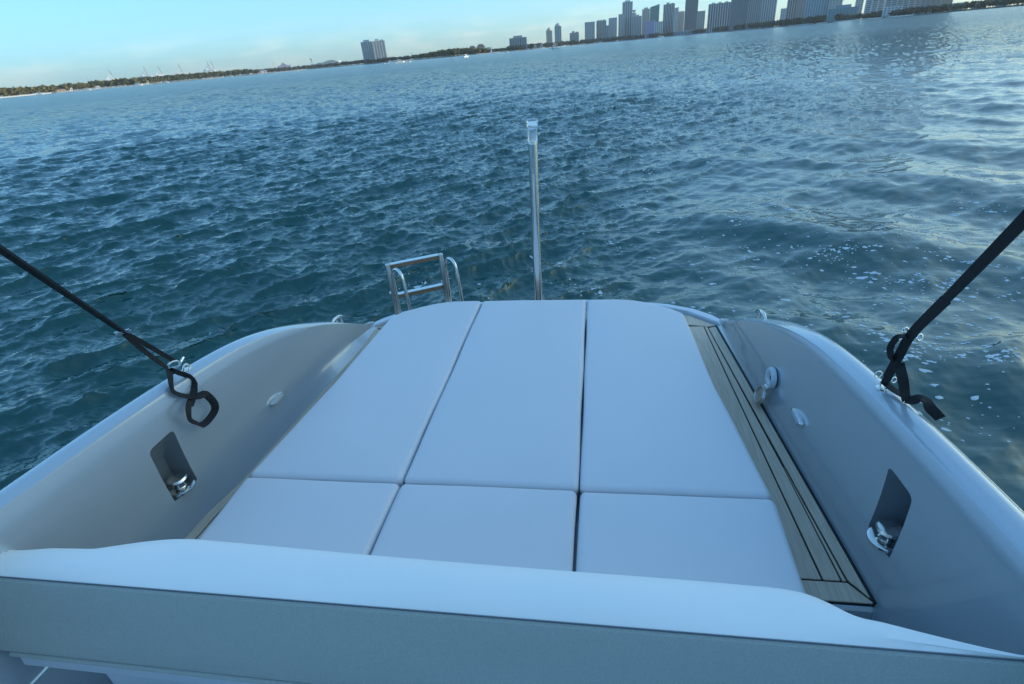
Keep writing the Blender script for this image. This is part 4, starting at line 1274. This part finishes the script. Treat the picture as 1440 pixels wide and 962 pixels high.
for s in (-1, 1):
    MB().add([(-50, s * 1, 32), (-46, s * 1, 32), (-48, s * 10, 39), (-53, s * 10, 40), (-50, s * 1, 35), (-46, s * 1, 35), (-48, s * 10, 40.5), (-53, s * 10, 41.5)], [(3, 2, 1, 0), (4, 5, 6, 7), (0, 1, 5, 4), (1, 2, 6, 5), (2, 3, 7, 6), (3, 0, 4, 7)]).build('wing', M['conc_d'], fn)


# ------------------------------------------------------------------ boats out on the bay
def motorboat(x, y, L, rz, label, hullm='white_b', cabin=True, wake=True):
    t = tag(empty('small_boat', (x, y, 0.05), rz), label, 'boat', 'boats on the bay')
    w, h = L * .3, L * .13
    MB().add([(-L / 2, -w / 2 * .8, -.2), (L * .3, -w / 2 * .7, -.2), (L / 2, 0, 0.1), (L * .3, w / 2 * .7, -.2), (-L / 2, w / 2 * .8, -.2),
              (-L / 2, -w / 2, h), (L * .3, -w / 2, h * 1.15), (L * .58, 0, h * 1.4), (L * .3, w / 2, h * 1.15), (-L / 2, w / 2, h)],
             [(4, 3, 2, 1, 0), (5, 6, 7, 8, 9), (0, 1, 6, 5), (1, 2, 7, 6), (2, 3, 8, 7), (3, 4, 9, 8), (4, 0, 5, 9)]).build('hull', M[hullm], t)
    if cabin:
        MB().box((-L * .02, 0, h + L * .07), (L * .36, w * .62, L * .14)).build('cabin', M['white_b'], t, bevel=.1)
        MB().box((-L * .02, 0, h + L * .085), (L * .366, w * .63, L * .045)).build('windows', M['glass_d'], t)
        MB().box((-L * .1, 0, h + L * .19), (L * .34, w * .66, L * .02)).build('canopy', M['white_b'], t)
    if wake:
        g = random.Random(int(abs(x) * 7))
        mb = MB()
        for k in range(16):
            s = L * g.uniform(.05, .14)
            c = (-L * .5 - g.random() ** 1.5 * L * 1.1, g.uniform(-1, 1) * w * .5, s * .25)
            mb.lathe([(0, -s * .3), (s, 0), (s * .7, s * .4), (0, s * .55)], c, n=6)
        tag(mb.build('bow_wave', M['foam'], t, smooth=True), kind='stuff')


def at(az, d): return (0.39 + d * math.sin(R(az)), d * math.cos(R(az)))


for az, d, L, rz, lab, hm, cb, wk in (
        (-18.6, 690, 11, 0.5, 'white motor boat throwing spray below the trees right of the twin towers', 'white_b', True, True),
        (-17.9, 700, 8, 0.4, 'smaller white speed boat just right of the one throwing spray', 'white_b', True, True),
        (-12.4, 560, 8, 1.1, 'stubby white motor boat in front of the wooded point', 'white_b', True, False),
        (-4.1, 640, 11, 1.9, 'dark hulled boat with pale cabin below the tan domed tower', 'conc_d', True, True),
        (-8.6, 900, 7, 0.3, 'tiny white boat left of the lone dark block', 'white_b', True, False),
        (-40.4, 1300, 16, 0.4, 'white yacht close to the shore below the middle cranes', 'white_b', True, False),
        (-38.4, 1450, 14, 0.2, 'white yacht close to the shore right of the middle cranes', 'white_b', True, False),
        (-46.9, 1250, 12, 0.4, 'white motor boat off the pale beach', 'white_b', True, False),
        (-43.9, 1300, 13, 0.4, 'white motor boat below the small distant cranes', 'white_b', True, False),
        (-33.4, 1700, 16, 0.1, 'white yacht below the overlapping cranes', 'white_b', True, False),
        (0.2, 1900, 18, 0.2, 'white motor yacht below the two equal slab towers', 'white_b', True, False),
        (5.6, 2300, 24, 0.1, 'white ferry close to the quay below downtown', 'white_b', True, False)):
    motorboat(*at(az, d), L, rz, lab, hm, cb, wk)

x, y = at(-9.9, 1250)
t = tag(empty('sail_boat', (x, y, 0.05), R(40)), 'small white sail boat left of the lone dark block', 'sail boat')
MB().add([(-4, -1, -.2), (2, -1.1, -.2), (4.4, 0, 0), (2, 1.1, -.2), (-4, 1, -.2), (-4.2, -1.2, 1.1), (2, -1.3, 1.2), (5, 0, 1.5), (2, 1.3, 1.2), (-4.2, 1.2, 1.1)],
         [(4, 3, 2, 1, 0), (5, 6, 7, 8, 9), (0, 1, 6, 5), (1, 2, 7, 6), (2, 3, 8, 7), (3, 4, 9, 8), (4, 0, 5, 9)]).build('hull', M['white_b'], t)
MB().tube([(0.6, 0, 1), (0.6, 0, 12)], .12, 6).build('mast', M['conc'], t)
MB().add([(.4, 0, 2), (-3.8, .5, 2), (.4, 0, 11.5), (-1.9, .55, 6), (.4, .06, 2), (-3.8, .56, 2), (.4, .06, 11.5), (-1.9, .61, 6)], [(0, 1, 3, 2), (4, 6, 7, 5), (0, 4, 5, 1), (1, 5, 7, 3), (3, 7, 6, 2), (2, 6, 4, 0)]).build('sail', M['white_b'], t)
x, y = at(-13.7, 372)
t = tag(empty('channel_marker', (x, y, -.5)), 'dark channel marker post standing in the water before the wooded point', 'marker')
MB().tube([(0, 0, 0), (0, 0, 4.3)], .22, 8).build('pile', M['brown'], t)
MB().box((0, -.25, 4.0), (1.0, .08, 1.0)).build('board', M['dark'], t)


# ------------------------------------------------------------------ thin evening haze over the bay
hz = MB().box((0, 3000, 150), (20000, 18000, 302)).build('haze', None)
hm = bpy.data.materials.new('haze_air')
hm.use_nodes = True
hm.node_tree.nodes.clear()
pv = hm.node_tree.nodes.new('ShaderNodeVolumePrincipled')
pv.inputs['Color'].default_value = (0.92, 0.96, 0.99, 1)
pv.inputs['Density'].default_value = 0.00005
pv.inputs['Anisotropy'].default_value = 0.2
ho = hm.node_tree.nodes.new('ShaderNodeOutputMaterial')
hm.node_tree.links.new(pv.outputs[0], ho.inputs['Volume'])
hz.data.materials.append(hm)
tag(hz, 'thin pale haze over the bay', 'haze', kind='stuff')
